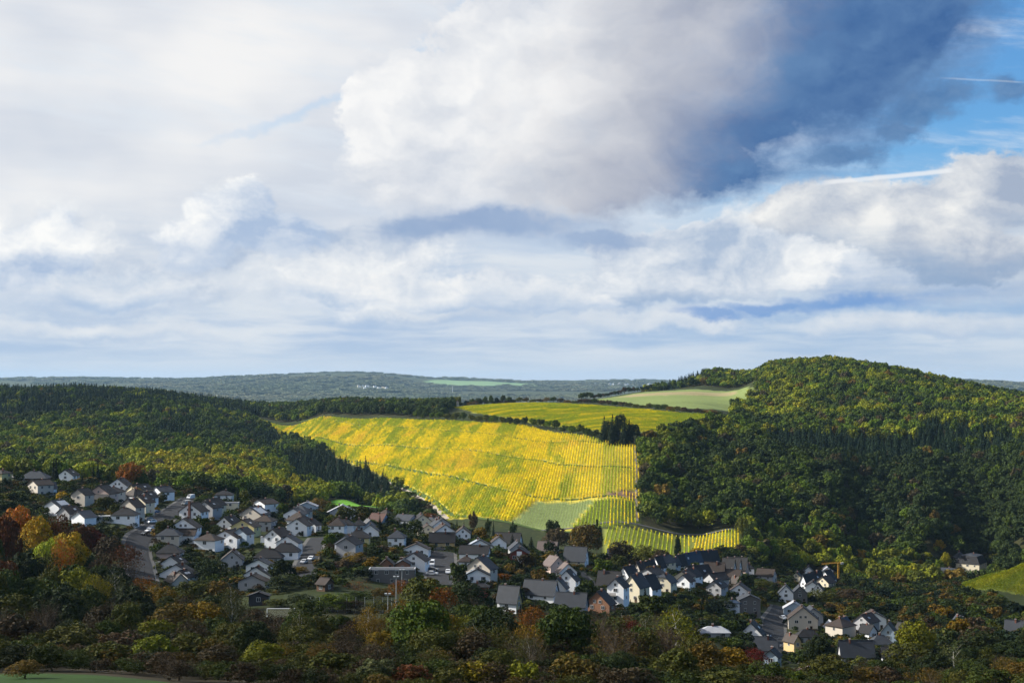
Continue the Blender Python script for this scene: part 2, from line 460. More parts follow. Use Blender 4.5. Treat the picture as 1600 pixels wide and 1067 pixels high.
def plain(name, col, rough=0.8, spec=0.3, metal=0.0, var=0.12, scale=0.6):
    """one colour with a little weathering"""
    m, b = mat(name)
    g = n_new('ShaderNodeNewGeometry')
    f = noise(g.outputs['Position'], scale, 4, 0.6)[0]
    c = mixc(f, tuple(x * (1 - var) for x in col), tuple(min(1, x * (1 + var)) for x in col))
    n_link(c, b.inputs['Base Color'])
    b.inputs['Roughness'].default_value = rough
    b.inputs['Specular IOR Level'].default_value = spec
    b.inputs['Metallic'].default_value = metal
    return m

def make_ground_mat():
    m, b = mat('ground_cover')
    at = n_new('ShaderNodeAttribute', attribute_name='cover')
    g = n_new('ShaderNodeNewGeometry')
    f1 = noise(g.outputs['Position'], 0.012, 5, 0.6)[0]
    f2 = noise(g.outputs['Position'], 0.35, 4, 0.65)[0]
    k = (f1 - 0.5) * 0.9 + (f2 - 0.5) * 1.0 + 1.0
    c = n_new('ShaderNodeVectorMath', operation='SCALE')
    n_link(at.outputs['Color'], c.inputs[0]); n_link(k, c.inputs[3])
    dry = mixc(sstep(0.52, 0.75, f1 * 0.6 + f2 * 0.4) * 0.45, S(c.outputs[0]), (0.16, 0.13, 0.05))
    n_link(dry, b.inputs['Base Color'])
    b.inputs['Roughness'].default_value = 0.95
    b.inputs['Specular IOR Level'].default_value = 0.1
    bp = n_new('ShaderNodeBump'); bp.inputs['Strength'].default_value = 0.5; bp.inputs['Distance'].default_value = 0.4
    n_link(f2, bp.inputs['Height']); n_link(bp.outputs[0], b.inputs['Normal'])
    return m

# ---------------------------------------------------------------- plan regions: (photo column, distance)
def onrow(*rc, y0=820, y1=2300):
    """(photo column, photo row) of a boundary on the ground -> (column, distance)"""
    return [(a, hit(a, b, y0, y1)[1]) for a, b in rc]
TOP_EDGE = onrow((945,690),(880,679),(830,669),(760,662),(690,657.5),(600,654.5),(500,652.5),(405,655.5), y0=1000)
VINE_MAIN = [(700,972),(712,960),(800,905),(860,868),(945,860),(997,885),(1002,950),(1000,1040),(996,1120)] + TOP_EDGE + [(400,1880),(430,1790),(470,1640),(520,1480),(575,1310),(640,1130)]
VINE_LOW = [(945,858),(1157,888),(1157,785),(1105,775),(1050,770),(945,760)]
FIELD_TOP = onrow((712,637.5),(760,632),(850,630.5),(930,634.5),(1000,640.5),(1060,646.5),(1130,653), y0=1180)
VINE_TOP = FIELD_TOP + onrow((1125,662),(1060,671),(1010,676),(940,676),(880,668),(800,655),(740,645), y0=1000)
MEADOW = onrow((925,626),(1000,633),(1080,639),(1150,644), y0=1300) + [(1185,1620),(1178,1700)] + onrow((1166,604.5),(1080,608),(1000,613.5),(925,621), y0=1300)
MEADOW_DRY = onrow((960,622),(1040,618),(1150,616),(1150,611),(1060,612),(985,617), y0=1300)
SOIL = onrow((925,781),(992,781),(992,766),(955,768), y0=860)
FIELD = [(500,905),(520,1010),(555,1035),(640,935),(640,900),(600,880)]
VINE_SPUR = [(1478,735),(1500,690),(1560,660),(1650,625),(1900,600),(1900,860),(1700,830),(1560,790)]
GRASS = [(-80,150),(-80,204),(60,200),(160,198),(260,194),(330,180),(330,150)]
FAR_FIELD = [(662,13100),(690,12300),(760,12150),(850,12500),(830,13600),(700,13900)]
FOREST_R = [(1004,880),(1004,1128),(1030,1180),(1060,1220),(1142,1330),(1150,1550),(1186,1640),(1176,1870),(1100,1985),(1030,2060),(1000,2200),(1300,2350),(1750,2200),(2000,1700),(2000,880),(1700,870),(1560,845),(1440,830),(1380,850),(1290,870),(1215,840),(1172,800),(1162,890),(1080,905)]
FOREST_L = [(-350,820),(-350,2250),(0,2350),(400,2500),(700,2500),(715,1720),(690,1500),(600,1640),(500,1800),(400,1960),(380,1900),(425,1760),(465,1620),(515,1460),(570,1290),(622,1150),(640,1050),(655,960),(640,930),(565,1045),(515,1030),(490,900),(430,845),(330,800),(200,795),(60,770)]

def make_ground():
    n, k = ZG.shape
    v = np.stack([_x, _y, ZG], -1).reshape(-1, 3)
    i = np.arange(n * k).reshape(n, k)
    q = np.stack([i[:-1, :-1], i[:-1, 1:], i[1:, 1:], i[1:, :-1]], -1).reshape(-1, 4)
    Yp = np.maximum(v[:, 1], 1.0); pc = 800 + F * v[:, 0] / Yp
    cov = np.tile(np.array([0.022, 0.030, 0.009]), (len(v), 1))            # gardens and rough grass
    front = v[:, 1] > 20
    def put(poly, col):
        cov[front & inpoly(poly, pc, v[:, 1])] = col
    cov[np.hypot(v[:, 0], v[:, 1]) > 2300] = (0.045, 0.055, 0.022)
    put([(-200,212),(-200,520),(120,480),(225,400),(385,352),(650,335),(860,380),(1110,440),(1230,330),(1420,380),(1700,420),(1700,170),(400,170),(330,190),(60,206)], (0.026, 0.021, 0.011))
    put(FOREST_L, (0.030, 0.030, 0.012)); put(FOREST_R, (0.030, 0.030, 0.012))
    put(VINE_MAIN, (0.40, 0.34, 0.05)); put(VINE_LOW, (0.20, 0.22, 0.045)); put(VINE_TOP, (0.26, 0.27, 0.05))
    put(VINE_SPUR, (0.10, 0.12, 0.02)); put(MEADOW, (0.15, 0.19, 0.06)); put(FIELD, (0.10, 0.25, 0.02)); put(GRASS, (0.020, 0.048, 0.007)); put([(798,906),(838,972),(925,953),(888,871),(850,871)], (0.17, 0.21, 0.075)); put([(891,871),(945,861),(997,882),(999,944),(930,951)], (0.13, 0.16, 0.03)); put([(380,350),(380,402),(640,402),(640,350)], (0.030, 0.032, 0.013)); put(FAR_FIELD, (0.15, 0.24, 0.11)); put(MEADOW_DRY, (0.26, 0.22, 0.11)); put(SOIL, (0.16, 0.10, 0.075))
    col = np.concatenate([cov, np.ones((len(v), 1))], 1)
    me = mesh_np('ground', v, q[:, ::-1], (make_ground_mat(),), smooth=True, attrs=[('cover', 'FLOAT_COLOR', 'POINT', col)])
    return tag(link('ground', me), kind='structure')
make_ground()

# ribbons laid on the ground: streets, tracks
def ribbon(name, pts, width, m, lift=0.12, step=4.0):
    P = [np.array(p[:2]) for p in pts]
    c = [P[0]]
    for a, b in zip(P[:-1], P[1:]):
        k = max(1, int(np.linalg.norm(b - a) / step))
        c += [a + (b - a) * t / k for t in range(1, k + 1)]
    c = np.array(c)
    for _ in range(6):
        c[1:-1] = (c[:-2] + 2 * c[1:-1] + c[2:]) / 4
    t = np.gradient(c, axis=0); t /= np.linalg.norm(t, axis=1)[:, None] + 1e-9
    nn = np.stack([-t[:, 1], t[:, 0]], 1)
    offs = np.linspace(-0.5, 0.5, 5) * width
    g = c[:, None, :] + nn[:, None, :] * offs[None, :, None]
    z = gz(g[..., 0], g[..., 1]) + lift
    v = np.concatenate([g, z[..., None]], -1).reshape(-1, 3)
    i = np.arange(len(v)).reshape(len(c), 5)
    q = np.stack([i[:-1, :-1], i[:-1, 1:], i[1:, 1:], i[1:, :-1]], -1).reshape(-1, 4)
    o = link(name, mesh_np(name, v, q[:, ::-1], (m,), smooth=True))
    return tag(o, kind='structure'), c

# ================================================================ foliage prototypes
def leaf_mat(name, source, thin=0.14):
    m, b = mat(name)
    if source == 'object':
        oi = n_new('ShaderNodeObjectInfo'); base = S(oi.outputs['Color'])
    else:
        at = n_new('ShaderNodeAttribute', attribute_name='tint'); at.attribute_type = 'INSTANCER'; base = S(at.outputs['Color'])
    at2 = n_new('ShaderNodeAttribute', attribute_name='leaf'); f = S(at2.outputs['Fac'])
    hsv = n_new('ShaderNodeHueSaturation')
    n_link(base, hsv.inputs['Color'])
    n_link(f * -0.05 + 0.525, hsv.inputs['Hue'])
    n_link(f * 0.9 + 0.6, hsv.inputs['Value'])
    c = S(hsv.outputs[0])
    n_link(c, b.inputs['Base Color'])
    b.inputs['Roughness'].default_value = 0.65
    b.inputs['Specular IOR Level'].default_value = 0.06
    tr = n_new('ShaderNodeBsdfTranslucent'); n_link(c, tr.inputs['Color'])
    mx = n_new('ShaderNodeMixShader'); mx.inputs[0].default_value = thin
    n_link(b.outputs[0], mx.inputs[1]); n_link(tr.outputs[0], mx.inputs[2])
    n_link(mx.outputs[0], m.node_tree.nodes['Material Output'].inputs[0])
    return m
LEAF_O = leaf_mat('leaves', 'object')
LEAF_I = leaf_mat('forest_leaves', 'instance')
BARK = plain('bark', (0.07, 0.055, 0.04), 0.9, 0.1, var=0.35, scale=3)
BIRCH = plain('birch_bark', (0.42, 0.40, 0.37), 0.9, 0.1, var=0.4, scale=4)

def unit(a):
    return a / (np.linalg.norm(a, axis=-1, keepdims=True) + 1e-9)

def quads_from(c, nrm, size, rng, aspect=1.0):
    """one leaf spray (a bent quad) per centre"""
    n = len(c); nrm = unit(nrm)
    r = unit(rng.normal(size=(n, 3))); t = unit(np.cross(nrm, r)); b = np.cross(nrm, t)
    s = size[:, None] if np.ndim(size) else np.full((n, 1), size)
    a1, a2 = s * rng.uniform(0.6, 1.25, (n, 1)), s * aspect * rng.uniform(0.5, 1.0, (n, 1))
    k = nrm * s * 0.25
    v = np.stack([c - t * a1 - k, c - b * a2, c + t * a1 - k, c + b * a2], 1).reshape(-1, 3)
    return v, np.arange(4 * n).reshape(n, 4)

def crown_round(seed, nleaf, size, lobes=26, top=1.0, bottom=0.18, width=0.5, loose=0.0, droop=0.0, flat=1.0, pear=0.0, jn=0.30, lv=0.28):
    """broadleaf crown in a unit box: height 1, diameter 1; sprays sit on the skin of many lobes"""
    g = np.random.default_rng(seed)
    mid, hh = (top + bottom) / 2, (top - bottom) / 2
    d = unit(g.normal(size=(lobes * 3, 3))); d[:, 2] = np.where(d[:, 2] < -0.35, -d[:, 2], d[:, 2])
    rr = g.uniform(0.42, 0.80, len(d)) ** 0.7
    c = d * rr[:, None]
    keep = [0]
    for i in range(1, len(c)):
        if len(keep) >= lobes: break
        if min(np.linalg.norm(c[i] - c[j]) for j in keep) > 0.30: keep.append(i)
    c = c[keep]; lr = g.uniform(0.24, 0.42, len(c)) * (1 - 0.25 * np.clip(c[:, 2], 0, 1))
    k = g.integers(0, len(c), int(nleaf * 2.6))
    n = unit(g.normal(size=(len(k), 3)))
    p = c[k] + n * (lr[k] * g.uniform(0.72 - 0.3 * loose, 1.06 + 0.25 * loose, len(k)))[:, None]
    dist = np.linalg.norm(p[:, None, :] - c[None], axis=2) / lr[None]
    dist[np.arange(len(k)), k] = 9
    ok = dist.min(1) > 0.80
    p, n = p[ok][:int(nleaf * 0.86)], n[ok][:int(nleaf * 0.86)]
    q = unit(g.normal(size=(int(nleaf * 0.14), 3))) * g.uniform(0.1, 0.75, (int(nleaf * 0.14), 1))
    p = np.concatenate([p, q]); n = np.concatenate([n, unit(q)])
    n = n * 0.95 + g.normal(size=n.shape) * (jn + 0.45 * loose) + np.array([0, 0, 0.15])
    p[:, 2] -= droop * (p[:, 0] ** 2 + p[:, 1] ** 2)
    w = width * (1.0 - pear * p[:, 2:3] * 0.5)
    P = np.concatenate([p[:, :2] * w, mid + p[:, 2:] * hh * flat], 1)
    v, f = quads_from(P, n, size * g.uniform(0.6, 1.35, len(P)), g)
    leaf = np.repeat(np.clip(0.5 + g.normal(size=len(P)) * lv, 0, 1), 4)
    return v, f, leaf

def crown_spruce(seed, tiers=13, per=11, size=0.05, width=0.5, ragged=0.25, base=0.10, power=1.0):
    g = np.random.default_rng(seed); P = []; N = []
    for t in range(tiers):
        h = base + (0.97 - base) * (t / (tiers - 1)) ** 0.92
        rad = width * (1 - (h - base) / (1.02 - base)) ** power + 0.02
        m = max(4, int(per * (0.35 + rad / width)))
        for j in range(m):
            a = 2 * math.pi * (j + g.uniform(-.4, .4)) / m; L = rad * g.uniform(1 - ragged, 1.05)
            for s in np.linspace(0.25, 1.0, 4):
                P.append((math.cos(a) * L * s, math.sin(a) * L * s, h - 0.16 * L * s + g.normal() * 0.008))
                N.append((math.cos(a) * 0.8, math.sin(a) * 0.8, 0.75))
    for s in np.linspace(0, 1, 6): P.append((0, 0, 0.93 + 0.065 * s)); N.append((g.normal(), g.normal(), 0.3))
    P = np.array(P); N = np.array(N) + g.normal(size=P.shape) * 0.35
    v, f = quads_from(P, N, size * g.uniform(0.7, 1.3, len(P)) * np.clip(1.25 - P[:, 2], 0.4, 1), g, 0.8)
    leaf = np.repeat(np.clip(0.45 + g.normal(size=len(P)) * 0.22, 0, 1), 4)
    return v, f, leaf

def crown_mesh(name, parts, m):
    v, f, leaf = parts
    return mesh_np(name, v, f, (m,), attrs=[('leaf', 'FLOAT', 'POINT', leaf)])

def trunk_mesh(seed, m, h=0.75, r=0.022, limbs=7, spread=0.3, start=0.22, twigs=0):
    g = random.Random(seed); b = MB()
    pts = [Vector((0, 0, -0.05))]
    for k in range(1, 6):
        pts.append(Vector((g.uniform(-.012, .012) * k, g.uniform(-.012, .012) * k, h * k / 5)))
    for k in range(5):
        b.tube(pts[k], pts[k + 1], r * (1.15 - k * 0.19), r * (1.15 - (k + 1) * 0.19), m, 7)
    for k in range(limbs):
        t = start + (h - start) * (k + g.random() * 0.6) / limbs
        a = g.uniform(0, 6.28); L = spread * g.uniform(0.6, 1.05)
        p0 = Vector((0, 0, t)); p1 = p0 + Vector((math.cos(a) * L * 0.5, math.sin(a) * L * 0.5, L * 0.45)); p2 = p1 + Vector((math.cos(a + .3) * L * 0.45, math.sin(a + .3) * L * 0.45, L * 0.5))
        rk = r * 0.5 * (1.1 - t)
        b.tube(p0, p1, rk, rk * 0.65, m, 5); b.tube(p1, p2, rk * 0.65, rk * 0.2, m, 4)
        for q in range(twigs):
            s = p0.lerp(p2, g.uniform(0.35, 1)); e = s + Vector((g.uniform(-.12, .12), g.uniform(-.12, .12), g.uniform(0.04, .16)))
            b.tube(s, e, rk * 0.3, rk * 0.08, m, 3)
    return b.mesh('trunk')

NEAR = {}     # kind -> list of (crown mesh, trunk mesh): trees one can pick out singly
def reg(kind, crowns, trunks):
    NEAR[kind] = list(zip(crowns, trunks))
reg('round', [crown_mesh('crown', crown_round(20 + i, 3400, 0.026, lobes=30 + 4 * i), LEAF_O) for i in range(4)], [trunk_mesh(i, BARK) for i in range(4)])
reg('oval', [crown_mesh('crown', crown_round(40 + i, 3000, 0.024, lobes=34, pear=0.35), LEAF_O) for i in range(3)], [trunk_mesh(10 + i, BARK, limbs=9) for i in range(3)])
reg('loose', [crown_mesh('crown', crown_round(60 + i, 1900, 0.019, lobes=30, loose=1.0, bottom=0.2), LEAF_O) for i in range(3)], [trunk_mesh(20 + i, BARK, h=0.85, limbs=14, spread=0.34, twigs=5) for i in range(3)])
reg('birch', [crown_mesh('crown', crown_round(70 + i, 2400, 0.017, lobes=34, loose=0.8, droop=0.25, pear=0.4, bottom=0.12), LEAF_O) for i in range(2)], [trunk_mesh(30 + i, BIRCH, h=0.92, r=0.016, limbs=10, spread=0.22, twigs=3) for i in range(2)])
reg('bare', [crown_mesh('crown', crown_round(80 + i, 700, 0.014, lobes=26, loose=1.4), LEAF_O) for i in range(2)], [trunk_mesh(40 + i, BARK, h=0.9, limbs=26, spread=0.36, start=0.12, twigs=12) for i in range(2)])
reg('shrub', [crown_mesh('crown', crown_round(90 + i, 1700, 0.036, lobes=22, bottom=-0.02), LEAF_O) for i in range(4)], [trunk_mesh(50 + i, BARK, h=0.5, limbs=8, start=0.05, spread=0.4) for i in range(4)])
reg('low', [crown_mesh('crown', crown_round(95 + i, 3000, 0.026, lobes=30, bottom=-0.04), LEAF_O) for i in range(3)], [trunk_mesh(55 + i, BARK, h=0.5, limbs=8, start=0.05, spread=0.4) for i in range(3)])
reg('small', [crown_mesh('crown', crown_round(100 + i, 800, 0.05, lobes=16, bottom=0.08), LEAF_O) for i in range(5)], [trunk_mesh(60 + i, BARK, h=0.6, limbs=5) for i in range(5)])
reg('spruce', [crown_mesh('crown', crown_spruce(110 + i, 17, 16, 0.062, ragged=0.28), LEAF_O) for i in range(3)], [trunk_mesh(70 + i, BARK, h=0.95, limbs=0) for i in range(3)])
reg('column', [crown_mesh('crown', crown_round(120, 1500, 0.045, lobes=24, bottom=0.0, pear=0.5), LEAF_O)], [trunk_mesh(80, BARK, h=0.6, limbs=3)])
reg('pine', [crown_mesh('crown', crown_round(125 + i, 1600, 0.032, lobes=15, bottom=0.25, loose=0.4), LEAF_O) for i in range(2)], [trunk_mesh(85 + i, BARK, h=0.85, limbs=8, spread=0.3, start=0.4) for i in range(2)])

# cheaper ones that a whole wood is made of
FORB = [crown_mesh('wood_crown', crown_round(200 + i, 640, 0.060, lobes=11 + i, bottom=0.0, jn=0.14, lv=0.14), LEAF_I) for i in range(6)]
FORC = [crown_mesh('wood_spruce', crown_spruce(210 + i, 12, 11, 0.095, ragged=0.3, base=0.02), LEAF_I) for i in range(4)]
FARB = [crown_mesh('far_clump', crown_round(220 + i, 260, 0.085, lobes=14, bottom=0.0), LEAF_I) for i in range(3)]

def scatter(name, x, y, z, rot, scl, tint, idx, protos, lab, cat):
    """ONE object for a mass of plants nobody could count: instances of the prototypes on a cloud of points"""
    n = len(x)
    me = bpy.data.meshes.new(name)
    me.vertices.add(n); me.vertices.foreach_set('co', np.stack([x, y, z], 1).astype(np.float32).ravel())
    for (an, typ, data, key) in (('rotv', 'FLOAT_VECTOR', rot, 'vector'), ('sclv', 'FLOAT_VECTOR', scl, 'vector'), ('idx', 'INT', idx, 'value')):
        a = me.attributes.new(an, typ, 'POINT'); a.data.foreach_set(key, np.asarray(data, np.int32 if typ == 'INT' else np.float32).ravel())
    a = me.attributes.new('tint', 'FLOAT_COLOR', 'POINT')
    a.data.foreach_set('color', np.concatenate([tint, np.ones((n, 1))], 1).astype(np.float32).ravel())
    o = link(name, me); tag(o, lab, cat, kind='stuff')
    c = bpy.data.collections.new(name + '_kinds')
    for k, p in enumerate(protos):
        c.objects.link(bpy.data.objects.new('%s_kind_%02d' % (name, k), p))
    nt = bpy.data.node_groups.new(name + '_nodes', 'GeometryNodeTree')
    nt.interface.new_socket('Geometry', in_out='INPUT', socket_type='NodeSocketGeometry')
    nt.interface.new_socket('Geometry', in_out='OUTPUT', socket_type='NodeSocketGeometry')
    N = nt.nodes.new; L = nt.links.new
    gi, go = N('NodeGroupInput'), N('NodeGroupOutput')
    ci = N('GeometryNodeCollectionInfo'); ci.inputs['Collection'].default_value = c
    ci.inputs['Separate Children'].default_value = True; ci.inputs['Reset Children'].default_value = True
    ip = N('GeometryNodeInstanceOnPoints'); ip.inputs['Pick Instance'].default_value = True
    L(gi.outputs[0], ip.inputs['Points']); L(ci.outputs[0], ip.inputs['Instance'])
    for (an, dt, sock) in (('idx', 'INT', 'Instance Index'), ('rotv', 'FLOAT_VECTOR', 'Rotation'), ('sclv', 'FLOAT_VECTOR', 'Scale')):
        na = N('GeometryNodeInputNamedAttribute'); na.data_type = dt; na.inputs['Name'].default_value = an
        L(na.outputs['Attribute'], ip.inputs[sock])
    L(ip.outputs[0], go.inputs[0])
    md = o.modifiers.new('plants', 'NODES'); md.node_group = nt
    return o

def vnoise(x, y, s, seed):
    """smooth value noise in the plan"""
    g = np.random.default_rng(seed); T = g.random((64, 64))
    u, v = x / s, y / s; i, j = np.floor(u).astype(int), np.floor(v).astype(int); a, b = u - i, v - j
    a, b = a * a * (3 - 2 * a), b * b * (3 - 2 * b)
    q = lambda di, dj: T[(i + di) % 64, (j + dj) % 64]
    return (q(0, 0) * (1 - a) + q(1, 0) * a) * (1 - b) + (q(0, 1) * (1 - a) + q(1, 1) * a) * b

def plan_points(poly, spacing, jit=0.42):
    """jittered points over a plan polygon given as (photo column, distance)"""
    P = np.array([((a - 800) / F * b, b) for a, b in poly])
    x0, y0 = P.min(0); x1, y1 = P.max(0)
    gx_, gy_ = np.meshgrid(np.arange(x0, x1, spacing), np.arange(y0, y1, spacing))
    gx_ = gx_.ravel() + RNG.uniform(-jit, jit, gx_.size) * spacing; gy_ = gy_.ravel() + RNG.uniform(-jit, jit, gy_.size) * spacing
    k = inpoly([tuple(p) for p in P], gx_, gy_)
    return gx_[k], gy_[k]

PAL = {  # real foliage colours, autumn
 'deep': (0.036, 0.055, 0.016), 'green': (0.060, 0.090, 0.014), 'leaf': (0.090, 0.140, 0.012), 'olive': (0.095, 0.104, 0.018), 'gold': (0.26, 0.17, 0.012),
 'yellow': (0.28, 0.24, 0.018), 'orange': (0.27, 0.105, 0.012), 'rust': (0.15, 0.058, 0.018), 'brown': (0.085, 0.062, 0.030), 'red': (0.16, 0.022, 0.014), 'purple': (0.050, 0.026, 0.026),
 'lime': (0.20, 0.22, 0.015), 'pale': (0.13, 0.14, 0.05), 'spruce': (0.016, 0.030, 0.015), 'ochre': (0.16, 0.11, 0.02)}
def pal(a, n): return np.tile(np.array(PAL[a]), (n, 1))

def forest(name, poly, spacing, conifer, lab, warm, hmul=1.0, skip=None, spr=(1.0, 1.0)):
    x, y = plan_points(poly, spacing)
    if skip is not None:
        k = ~skip(x, y); x, y = x[k], y[k]
    pc = 800 + F * x / y
    n = len(x); con = conifer(pc, y) + (vnoise(x, y, 90, 3) - 0.5) * 0.5 > RNG.uniform(0.25, 0.75, n)
    z = gz(x, y)
    h = np.where(con, RNG.uniform(10.0, 18.0, n), RNG.uniform(9.0, 15.5, n)) * hmul
    w = np.where(con, RNG.uniform(6.0, 10.0, n), RNG.uniform(8.5, 16.0, n)) * hmul
    idx = np.where(con, 6 + RNG.integers(0, 4, n), RNG.integers(0, 6, n))
    # species patches: olive green, gold, brown
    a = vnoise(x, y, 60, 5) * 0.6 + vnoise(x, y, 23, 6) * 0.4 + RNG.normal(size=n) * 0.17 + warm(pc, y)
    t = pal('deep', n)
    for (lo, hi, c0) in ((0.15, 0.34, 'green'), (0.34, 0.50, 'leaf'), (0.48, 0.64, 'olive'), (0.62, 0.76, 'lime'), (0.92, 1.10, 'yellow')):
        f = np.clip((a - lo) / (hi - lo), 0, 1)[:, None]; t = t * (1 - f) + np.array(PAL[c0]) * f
    b = RNG.random(n); t[b < 0.04] = np.array((0.070, 0.058, 0.026)); t[b > 0.985] = np.array(PAL['ochre']) * 0.8
    t = t * RNG.uniform(0.75, 1.25, (n, 1))
    t[con] = np.array(PAL['spruce']) * RNG.uniform(0.7, 1.5, (con.sum(), 1))
    t[~con] *= (1 - 0.24 * box_(1030, 2100, 860, 1300, 40, 40)(pc, y))[~con][:, None]      # leaf colour darkened to deepen the shade on the lower flank
    rot = np.stack([RNG.normal(size=n) * 0.05, RNG.normal(size=n) * 0.05, RNG.uniform(0, 6.28, n)], 1)
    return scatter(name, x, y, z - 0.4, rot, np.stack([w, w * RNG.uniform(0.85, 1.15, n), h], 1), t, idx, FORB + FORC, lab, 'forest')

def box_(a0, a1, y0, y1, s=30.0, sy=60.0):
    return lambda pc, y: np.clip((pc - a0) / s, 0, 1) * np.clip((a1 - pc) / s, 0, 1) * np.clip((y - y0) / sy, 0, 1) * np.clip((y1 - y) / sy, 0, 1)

def conif_r(pc, y):
    return np.maximum.reduce([0.75 * box_(1180, 1450, 1150, 1330)(pc, y), 0.75 * box_(1420, 1900, 1180, 1420)(pc, y), 0.8 * box_(1230, 1420, 990, 1060)(pc, y), 0.9 * box_(1020, 1120, 2000, 2300)(pc, y), 0.05 + 0 * pc])
def conif_l(pc, y):
    return np.maximum.reduce([0.85 * box_(430, 640, 1060, 1500, 40)(pc, y), 0.8 * box_(380, 470, 1400, 1750, 40)(pc, y), 0.9 * box_(580, 730, 1850, 2600)(pc, y), 0.55 * box_(-300, 430, 1550, 2400)(pc, y), 0.75 * box_(230, 330, 1350, 1700)(pc, y), 0.12 + 0 * pc])
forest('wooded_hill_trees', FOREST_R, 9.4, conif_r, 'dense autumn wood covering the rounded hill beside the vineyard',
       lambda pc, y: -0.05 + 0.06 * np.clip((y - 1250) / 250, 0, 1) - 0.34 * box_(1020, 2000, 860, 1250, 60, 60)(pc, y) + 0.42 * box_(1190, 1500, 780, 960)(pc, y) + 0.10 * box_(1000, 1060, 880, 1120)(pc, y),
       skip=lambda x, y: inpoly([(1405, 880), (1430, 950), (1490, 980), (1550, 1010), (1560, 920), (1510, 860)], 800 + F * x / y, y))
forest('valley_forest_trees', FOREST_L, 9.4, conif_l, 'wooded ridges and side valley stretching beyond the upper houses',
       lambda pc, y: 0.42 * box_(180, 520, 860, 1230, 60, 60)(pc, y) + 0.16 * box_(-200, 180, 900, 1500, 60, 100)(pc, y) - 0.26 * np.clip((y - 1350) / 200, 0, 1))

def far_woods():
    n = 13000
    y = np.exp(RNG.uniform(math.log(6200), math.log(16500), n)); pc = RNG.uniform(-350, 1950, n); x = (pc - 800) / F * y
    k = ~(inpoly(FAR_FIELD, pc, y) | ((np.abs(pc - 582) < 34) & (np.abs(y - 10380) < 260)) | (box_(920, 1030, 12900, 13700, 1, 1)(pc, y) > 0))
    a = vnoise(x, y, 900, 21)
    k &= (a < 0.74)
    x, y, pc = x[k], y[k], pc[k]; n = len(x)
    w = RNG.uniform(60, 120, n); h = RNG.uniform(15, 27, n)
    b = vnoise(x, y, 560, 22)[:, None]
    t = np.array((0.13, 0.16, 0.09)) * (1 - b) + np.array((0.20, 0.20, 0.12)) * b; t = t * RNG.uniform(0.8, 1.3, (n, 1))
    rot = np.stack([np.zeros(n), np.zeros(n), RNG.uniform(0, 6.28, n)], 1)
    scatter('distant_woods', x, y, gz(x, y) - 2, rot, np.stack([w, w, h], 1), t, RNG.integers(0, 3, n), FARB, 'hazy woods on the distant plateau along the horizon', 'woods')
far_woods()

# ================================================================ vineyards
GRAVEL = plain('pale_gravel', (0.30, 0.26, 0.21), 0.95, 0.1, var=0.2, scale=0.5)
TRACK = plain('grass_track', (0.055, 0.085, 0.02), 0.95, 0.1, var=0.3, scale=0.3)
ASPHALT = plain('asphalt', (0.030, 0.031, 0.034), 0.9, 0.10, var=0.2, scale=0.4)
PAVING = plain('pavement_slabs', (0.085, 0.083, 0.08), 0.9, 0.2, var=0.15, scale=0.6)

TRACKS = []
def track(pix, width, m, name, y0=820, y1=2100, lift=0.30):
    P = [hit(a, b, y0, y1) for a, b in pix]
    o, c = ribbon(name, P, width, m, lift)
    TRACKS.append((c, width))
track([(408,655),(470,658),(560,665),(630,668),(700,674),(780,681),(870,692),(945,694)], 2.8, TRACK, 'vineyard_path')
track([(452,685),(520,690),(600,696),(680,703),(780,712),(850,721)], 2.8, TRACK, 'vineyard_path')
track([(850,721),(872,727),(930,731),(992,733)], 2.8, TRACK, 'vineyard_path')
track([(535,718),(600,727),(680,743),(760,760),(800,770),(840,778),(900,781),(992,783)], 3.2, TRACK, 'vineyard_path')
track([(600,752),(632,767),(655,779),(678,793),(700,811)], 3.6, GRAVEL, 'gravel_path')
track([(608,750),(642,765),(680,785),(706,805),(760,812),(800,818),(850,830),(900,832)], 3.6, TRACK, 'vineyard_path')
track([(992,690),(994,733),(994,783),(996,815)], 1.6, GRAVEL, 'gravel_path')
track([(845,829),(920,822),(1000,820),(1150,827)], 4.0, PAVING, 'field_path')

VINE_M = leaf_mat('vine_leaves', 'instance', 0.26)
def vine_protos():
    out = []
    for i in range(4):
        g = np.random.default_rng(300 + i); n = 54
        P = np.stack([g.uniform(-2.6, 2.6, n), g.normal(size=n) * 0.20, g.uniform(0.35, 1.75, n)], 1)
        N = np.stack([g.normal(size=n) * 0.4, np.sign(P[:, 1]) * 0.7, g.uniform(0.3, 1.0, n)], 1)
        v, f = quads_from(P, N, 0.30 * g.uniform(0.7, 1.3, n), g)
        out.append(mesh_np('vine_row', v, f, (VINE_M,), attrs=[('leaf', 'FLOAT', 'POINT', np.repeat(np.clip(0.5 + g.normal(size=n) * 0.25, 0, 1), 4))]))
    return out
VINEP = vine_protos()
VY, VG, VO, VP = np.array((0.70, 0.56, 0.015)), np.array((0.27, 0.33, 0.018)), np.array((0.66, 0.48, 0.03)), np.array((0.24, 0.30, 0.10))

